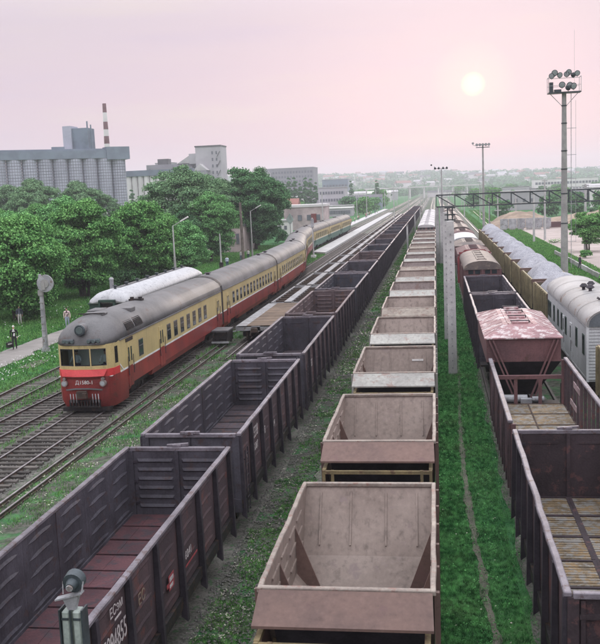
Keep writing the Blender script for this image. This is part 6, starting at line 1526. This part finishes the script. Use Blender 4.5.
MB().box(-152.6,-149.0,372,380,30,42.2).build('lift_tower', silo_m, S_); MB().box(-149.0,-142.2,373,381,30,41.2).build('lift_tower', wmat('blue_grey_cladding', (0.17,0.21,0.27), None, .8, .1, bump=0), S_)
MB().cyl((-142.9,375,41),(-142.9,375,44),.35,n=6).cyl((-141.4,375,30),(-141.4,375,42.5),.3,n=6).build('vent_pipe', silo_cap, S_)
c = thing('chimney', 'tall thin chimney with dark red and white bands behind the grain silo', 'chimney', (-172.6, 480, 0)); z = 0
for z0, z1, m in ((0,41,white_b),(41,45,'r'),(45,48.5,white_b),(48.5,52.5,'r'),(52.5,57.3,white_b),(57.3,62,'r')):
    MB().cyl((0,0,z0),(0,0,z1),2.3-z0*.0215,2.3-z1*.0215,n=14).build('band', wmat('dull_red_band', (0.20,0.09,0.10), None, .8, .3, bump=0) if m == 'r' else m, c)
W2 = thing('silo', 'white ribbed silo with dark top storey behind the left trees', 'grain silo', (-130, 420, 0))
for k in range(11):
    MB().cyl((-13+2.9*k+1.45,0,0),(-13+2.9*k+1.45,0,21.6),1.4,n=12).build('silo_tube', white_b, W2)
MB().box(-13.4, 19.5, -1.8, 3, 21.6, 24.2).build('gallery', silo_cap, W2); MB().box(-13.4, 19.5, .8, 8, 0, 21.4).build('rear_wall', grey_b, W2)
block('pale apartment tower between the big silo and the white silo', 'apartment block', -214, -200, 700, 712, 38, pale_b, win=(5, 9, 1.4, 1.6), name='apartment_building')
m_ = thing('mill_building', 'long grey mill with stepped roofs and a square tower above the trees', 'mill', (0, 500, 0))
MB().box(-158,-128,0,14,0,29.5).build('wall', grey_b, m_); MB().box(-154,-131,-3,0,0,27.6).build('front_wing', grey_b, m_); MB().box(-152,-146,2,8,29.5,32.6).build('roof_house', roof_dk, m_)
MB().add([(-140,-1,29.5),(-127,-1,29.5),(-127,10,29.5),(-140,10,29.5),(-133.5,-1,33.4),(-133.5,10,33.4)],[(0,1,4),(2,3,5),(1,2,5,4),(3,0,4,5),(0,3,2,1)]).build('gable_roof', roof_lt, m_)
MB().box(-133,-128.2,-2,6,29,34.5).build('annex', pale_b, m_); MB().box(-128.2,-114.2,-6,8,0,37.6).build('tower', pale_b, m_); MB().box(-128.5,-114,-6.3,8.3,37.6,38.3).build('tower_roof', roof_dk, m_)
MB().box(-128.1,-121,-13,-6,0,25).build('tower_wing', grey_b, m_); MB().add([(-128.4,-13,25),(-120.5,-13,25),(-120.5,-6,25),(-128.4,-6,25),(-124.4,-13,28.5),(-124.4,-6,28.5)],[(0,1,4),(2,3,5),(1,2,5,4),(3,0,4,5),(0,3,2,1)]).build('gable_roof', roof_lt, m_)
win_grid(m_, -120, -115.5, 8, 36, 2, 8, -6, .8, 1.6, name='window'); win_grid(m_, -157, -129, 18, 28.5, 14, 3, -.02, .9, 1.3)
for q in range(5): MB().beam((-116.4, -6.3, 12+q*5), (-114.6, -6.3, 15+q*5), .25, .25).build('fire_stair', roof_dk, m_)
block('long white workshop right below the banded chimney', 'workshop', -118, -96, 300, 318, 6.5, white_b, roof_lt, (8, 1, 1.2, 1.6))
block('big pale many-windowed building above the right end of the tree belt', 'office building', -146, -104, 800, 830, 32.5, grey_b, roof_lt, (16, 7, 1.6, 1.9))
block('second pale block joined behind the big pale one', 'office building', -150, -141, 790, 800, 29, pale_b, roof_lt, (4, 6, 1.2, 1.8))
block('blue-roofed hall beyond the poplars', 'hall', -104, -80, 860, 890, 22, blue_b, roof_lt, (8, 2, 2, 1.6))
block('pale green-grey flat block right of the row of poplars', 'office building', -56.5, -43.5, 450, 464, 12.6, pale_b, roof_lt, (9, 3, .9, 1.3))
st = block('pinkish white station building with flat white roof beyond the green coaches', 'station building', -44, -32, 268, 280, 6.6, wmat('pinkish_render', (0.58,0.48,0.48), None, .85, .2, bump=0), white_b, (4, 1, 1.2, 1.6), .7, name='station_building')
MB().box(2.0, 3.6, -6.12, -6.0, 0, 4.6).build('door', wmat('brown_red_door', (0.22,0.06,0.06), None, .7, 1, bump=0), st)
block('small bluish white shed left of the station building', 'shed', -47.5, -44.3, 255, 262, 5.2, blue_b, white_b, None, name='shed')
block('little white hut between trees and coaches', 'hut', -41.5, -37.5, 238, 242, 3.6, white_b, roof_lt, (2, 1, .7, 1), name='hut')
block('low red-roofed house behind the tallest dark tree', 'house', -56, -51.5, 345, 352, 6.2, pale_b, tile_red, (2, 1, .9, 1.2), gable=2.6, name='house')
block('long low white-roofed store behind the station', 'warehouse', -50, -36, 400, 412, 3.4, pale_b, white_b, (12, 1, 1, 1.4), name='warehouse')
pb = block('pinkish old house with dark tall windows behind the middle tree trunks', 'house', -49, -35.6, 170, 180, 5.0, wmat('pinkish_render', (0.5,0.4,0.4)), roof_dk, (9, 1, .55, 1.9), name='house')
MB().box(-52, -43.2, 91, 91.4, 0, 2.4).box(-52, -43.2, 90.95, 91.45, 2.4, 2.5).build('garden_wall', pale_b)
tag(bpy.data.objects['garden_wall'], 'pale garden wall glimpsed under the trees at the left edge', 'wall')
# poplars
Pp = make_tree('poplar', 21, 1.5, .8, leaf_d, 81, 4500, 40, .7, .25, shape='poplar', br=.6, name='poplar_tree')
for k in range(6):
    x = -78.5+2.75*k; lab = ['leftmost tall poplar of the dark row by the pale block', 'second poplar of the dark row', 'third poplar of the dark row', 'fourth poplar of the dark row', 'fifth poplar of the dark row', 'rightmost poplar of the dark row by the pale block'][k]
    if k == 0: Pp.location = (x, 500, 0); Pp['label'] = lab; Pp['group'] = 'row of dark poplars'
    else: put_tree(Pp, x, 500+k, lab, .93+.1*math.sin(k*2.3), k, 'row of dark poplars')
put_tree(Pp, -134.5, 402, 'pointed poplar in front of the white ribbed silo', .8, 1); put_tree(Pp, -153, 366, 'small pointed poplar at the foot of the big silo', .82, 2)
put_tree(Pp, -62, 690, 'lone dark poplar beyond the low sheds', .95, 1); put_tree(Pp, -40, 640, 'broad dark poplar left of the far tracks', 1.0, 2, sz=.9)
# far trees
Ft = make_tree('hazy far tree in the belts beyond the yard', 9, 5.2, .6, leaf_g, 91, 1700, 26, 1.1, .25, br=.36, name='far_tree'); R0 = random.Random(12); FTG = 'hazy far trees beyond the yard'
Ft.location = (-62, 300, 0); Ft['group'] = FTG
def clear(x, y_): return (-30 < x < 14+y_*.004)
cnt = 0
for k in range(700):
    y_ = 280*(1600/280)**R0.random(); x = R0.uniform(-.42, .30)*y_-8
    if clear(x, y_) or (-64 < x < -28 and y_ < 420) or (x > 13 and (y_ < 340 or k % 2)) or cnt > 250: continue
    if (x < -100 or -.37 < x/y_ < -.27) and y_ < 420: continue
    put_tree(Ft, x, y_, 'hazy far tree in the belts beyond the yard', R0.uniform(.5, 1.1)*(.75+y_/1800), R0.uniform(0, 6), FTG, leaf=R0.choice((leaf_g, leaf_b, leaf_d, None))); cnt += 1
for k, (x, y_, s_) in enumerate(((-27, 500, .75), (-32, 520, .62), (-36, 545, .6), (-27, 590, .7), (-41, 500, .5))): put_tree(Ft, x-6, y_, ORD[k]+' bright green tree of the clump left of the far platform end', s_, k, 'bright trees left of the far platform end', leaf=leaf_y)
for k, x in enumerate((21, 36, 45, 60, 74)): put_tree(Ft, x, 305+k*3, ORD[k]+' dark tree from the left in the row behind the earth heap', .62+.1*(k % 3), k, 'dark trees behind the earth heap', leaf=leaf_d)
put_tree(Ft, 64, 235, 'dark green tree behind the right end of the earth heap', 1.15, 1, leaf=leaf_d); put_tree(Ft, 46, 262, 'dark tree between the mast and the right edge', .9, 1, leaf=leaf_d)
# low pale sheds
R0 = random.Random(31); SG = 'low pale sheds of the far industrial area'
sidec = {}
for k, y_ in enumerate(sorted(330*(1500/330)**R0.random() for _ in range(60))):
    x = R0.uniform(-.30, .27)*y_-6; w_ = R0.uniform(8, 30)*(1+y_/1500)
    if -30-w_/2 < x < 16+w_/2 and y_ < 900: continue
    if x > 0 and y_ < 330: continue
    if x < -20 and y_ < 470: continue
    if -30 < x+w_/2 and x < 0 and y_ < 900: continue
    sd = 'left' if x < 0 else 'right'; sidec[sd] = sidec.get(sd, 0)+1
    block(ORD[min(29, sidec[sd]-1)]+' nearest low shed in the far industrial area '+sd+' of the tracks', 'shed', x-w_/2, x+w_/2, y_, y_+10, R0.uniform(3.5, 8), R0.choice((pale_b, white_b, grey_b, blue_b)), R0.choice((roof_lt, roof_lt, roof_dk, tile_red)), (int(w_/3), 1, 1.1, 1.4) if y_ < 600 else None, .5, 'shed', SG, gable=R0.choice((0, 0, 1.6)))
R0 = random.Random(101)
for k, y_ in enumerate(sorted(R0.uniform(430, 1250) for _ in range(38))):
    x = -38-R0.random()**1.2*(.17*y_); w_ = R0.uniform(9, 26)*(1+y_/1400)
    block((ORD[k] if k < 30 else 'far '+ORD[k-30])+' pale building counted outward in the cluster left of the vanishing tracks', 'building', x-w_, x, y_, y_+12, R0.uniform(3.2, 7.5)*(1+y_/2500), R0.choice((pale_b, white_b, white_b, blue_b)), R0.choice((roof_lt, white_b, roof_dk)), (int(w_/3), 1, 1.2, 1.4) if y_ < 760 else None, .5, 'shed', 'pale buildings left of the vanishing tracks', gable=R0.choice((0, 0, 1.8)))
block('long blue-windowed factory seen above the gantry', 'factory', 92, 150, 900, 925, 14, white_b, roof_lt, (20, 2, 2.2, 2.2), name='factory')
vd = thing('viaduct', 'long thin pale road bridge crossing the far end of the yard', 'bridge', (0, 1000, 0)); MB().box(-75, 52, -4, 4, 11.5, 12.6).build('deck', white_b, vd)
for k in range(9): MB().box(-72+15*k-.7, -72+15*k+.7, -3, 3, 0, 11.5).build('pier', white_b, vd)
# houses on the hillside
house = thing('hill_house', 'small pale house among trees on the far hillside', 'house', (0,0,0), 0, 'small houses on the far hillside')
MB().box(-8, 8, -5, 5, -3, 6.5).build('wall', white_b, house); MB().add([(-8.6,-5.6,6.5),(8.6,-5.6,6.5),(8.6,5.6,6.5),(-8.6,5.6,6.5),(-8.6,0,10),(8.6,0,10)], [(0,1,5,4),(3,4,5,2),(0,4,3),(1,2,5),(0,3,2,1)]).build('roof', tile_red, house)
R0 = random.Random(77); house.location = (-400, 2600, float(hill_h(-400, 2600)))
roofs = (tile_red, roof_lt, roof_dk, pale_b)
for k in range(230):
    y_ = R0.uniform(2000, 3250); x = R0.uniform(-.38, .30)*y_; c = copy_tree(house); c.location = (x, y_, float(hill_h(x, y_))-.5); c.rotation_euler = (0,0,R0.uniform(-.6,.6)); q = R0.uniform(.6, 1.5); c.scale = (q*R0.uniform(.8, 1.5), q, q)
    for ch in c.children:
        if ch.name.startswith('roof'): ch.material_slots[0].link = 'OBJECT'; ch.material_slots[0].material = R0.choice(roofs)
# far woodland on the hills and plain
rs = np.random.RandomState(5); n = 2600; ys = rs.uniform(1250, 3400, n); xs = rs.uniform(-.42, .34, n)*ys; keep = frac_noise(xs, ys, .004, 3) > -.35; keep &= ~((xs > -40) & (xs < 60) & (ys < 1500)); xs, ys = xs[keep], ys[keep]; n = len(xs)
zz = np.where(ys > 1500, hill_h(xs, ys), 0); m_ = 26; off = rs.normal(size=(n, m_, 3)); off /= np.linalg.norm(off, axis=2, keepdims=True); R_ = rs.uniform(5, 11, n)
C_ = np.stack([xs, ys, zz+R_*.5], 1)[:, None, :]+off*R_[:, None, None]*np.array([1.3, 1, .8])*rs.uniform(.6, 1, (n, m_, 1)); Nn = off+rs.normal(size=off.shape)*.3
o = quads_object('woodland', C_.reshape(-1, 3), Nn.reshape(-1, 3), np.repeat(R_*.75, m_), leaf_d); tag(o, kind='stuff')

# ------------------------------------------------------------------ right-hand lot
mb = MB(); P_ = [(18.0,99),(18.0,141),(20.0,149),(19.4,176),(16.2,214),(15.4,250),(70,262),(70,99)]
mb.add([(x, y_, .03) for x, y_ in P_], [tuple(range(len(P_)))]); tag(mb.build('sandy_lot', lotm), kind='structure')
kw = thing('low_wall', 'low concrete panel wall along the sandy lot', 'low wall', (17.4, 96, 0))
for k in range(9): MB().box(-.1, .1, k*5.1, k*5.1+4.95, 0, .62+.03*(k % 2)).build('wall_panel', concrete_d if k % 3 else concrete, kw)
fc = thing('container_fence', 'grey panel fence on blocks in front of the earth heap', 'fence', (14.8, 222, 0))
for k in range(6):
    MB().box(k*1.95, k*1.95+1.85, -.15, .15, .45, 2.7).build('fence_panel', greysteel, fc); MB().box(k*1.95+.2, k*1.95+1.5, -.5, .5, 0, .42).build('base_block', concrete_d, fc)
def heap(label, x0, x1, y0, y1, h, seed):
    nx_, ny_ = 46, 18; j, i = np.meshgrid(np.arange(ny_+1), np.arange(nx_+1), indexing='ij'); u = i/nx_; v = j/ny_; X = x0+(x1-x0)*u; Y = y0+(y1-y0)*v
    Z = h*np.clip(1-np.abs(2*u-1)**1.8, 0, 1)**.8*np.clip(1-np.abs(2*v-1)**1.6, 0, 1)**.7*(1+.22*frac_noise(X, Y, .35, seed)); mb = MB()
    mb.add(np.stack([X.ravel(), Y.ravel(), Z.ravel()], 1).tolist(), [(a*(nx_+1)+b, a*(nx_+1)+b+1, (a+1)*(nx_+1)+b+1, (a+1)*(nx_+1)+b) for a in range(ny_) for b in range(nx_)])
    o = mb.build('earth_heap', sand_m, None, smooth='all'); return tag(o, label, 'earth heap')
heap('large brown earth heap behind the grey fence', 12.5, 31, 228, 256, 3.7, 3); heap('long lower earth bank running to the right edge behind the lot', 24, 66, 240, 262, 2.9, 8)
cb = thing('freight_container', 'long dark red container on the lot between fence and mast', 'container', (28.4, 226, 0)); MB().box(-2.3, 2.3, -.8, .8, .2, 1.5).build('body', brownred, cb)
for k in range(9): MB().box(-2.2+k*.53, -2.0+k*.53, -.86, -.8, .25, 1.45).build('rib', brownred, cb)
t = thing('fallen_branch', 'small leafy branch pile lying on the pale lot', 'branch', (20.6, 168, 0)); mb = MB()
for k in range(9): a_ = k*.7; mb.cyl((0,0,.15), (math.cos(a_)*1.3, math.sin(a_)*.7, .2+.6*(k % 3)/3), .05, .02, n=5)
mb.build('twigs', bark, t); rs = np.random.RandomState(3); quads_object('leaves', rs.normal(size=(160,3))*np.array([.8,.5,.2])+np.array([0,0,.4]), rs.normal(size=(160,3)), rs.uniform(.1,.25,160), leaf_g, t)

# ------------------------------------------------------------------ air
hz = MB().box(-3300, 3300, -90, 4600, -1.5, 130).build('haze', wmat('tmp', (1,1,1))); hz.data.materials.clear()
hm = bpy.data.materials.new('haze_air'); hm.use_nodes = True; t_ = hm.node_tree; t_.nodes.clear(); o_ = N(t_, 'ShaderNodeOutputMaterial'); v_ = N(t_, 'ShaderNodeVolumePrincipled')
v_.inputs['Color'].default_value = (0.93, 0.92, 1.0, 1); v_.inputs['Density'].default_value = 0.00030; v_.inputs['Anisotropy'].default_value = 0.0
t_.links.new(v_.outputs[0], o_.inputs['Volume']); hz.data.materials.append(hm); tag(hz, kind='stuff')
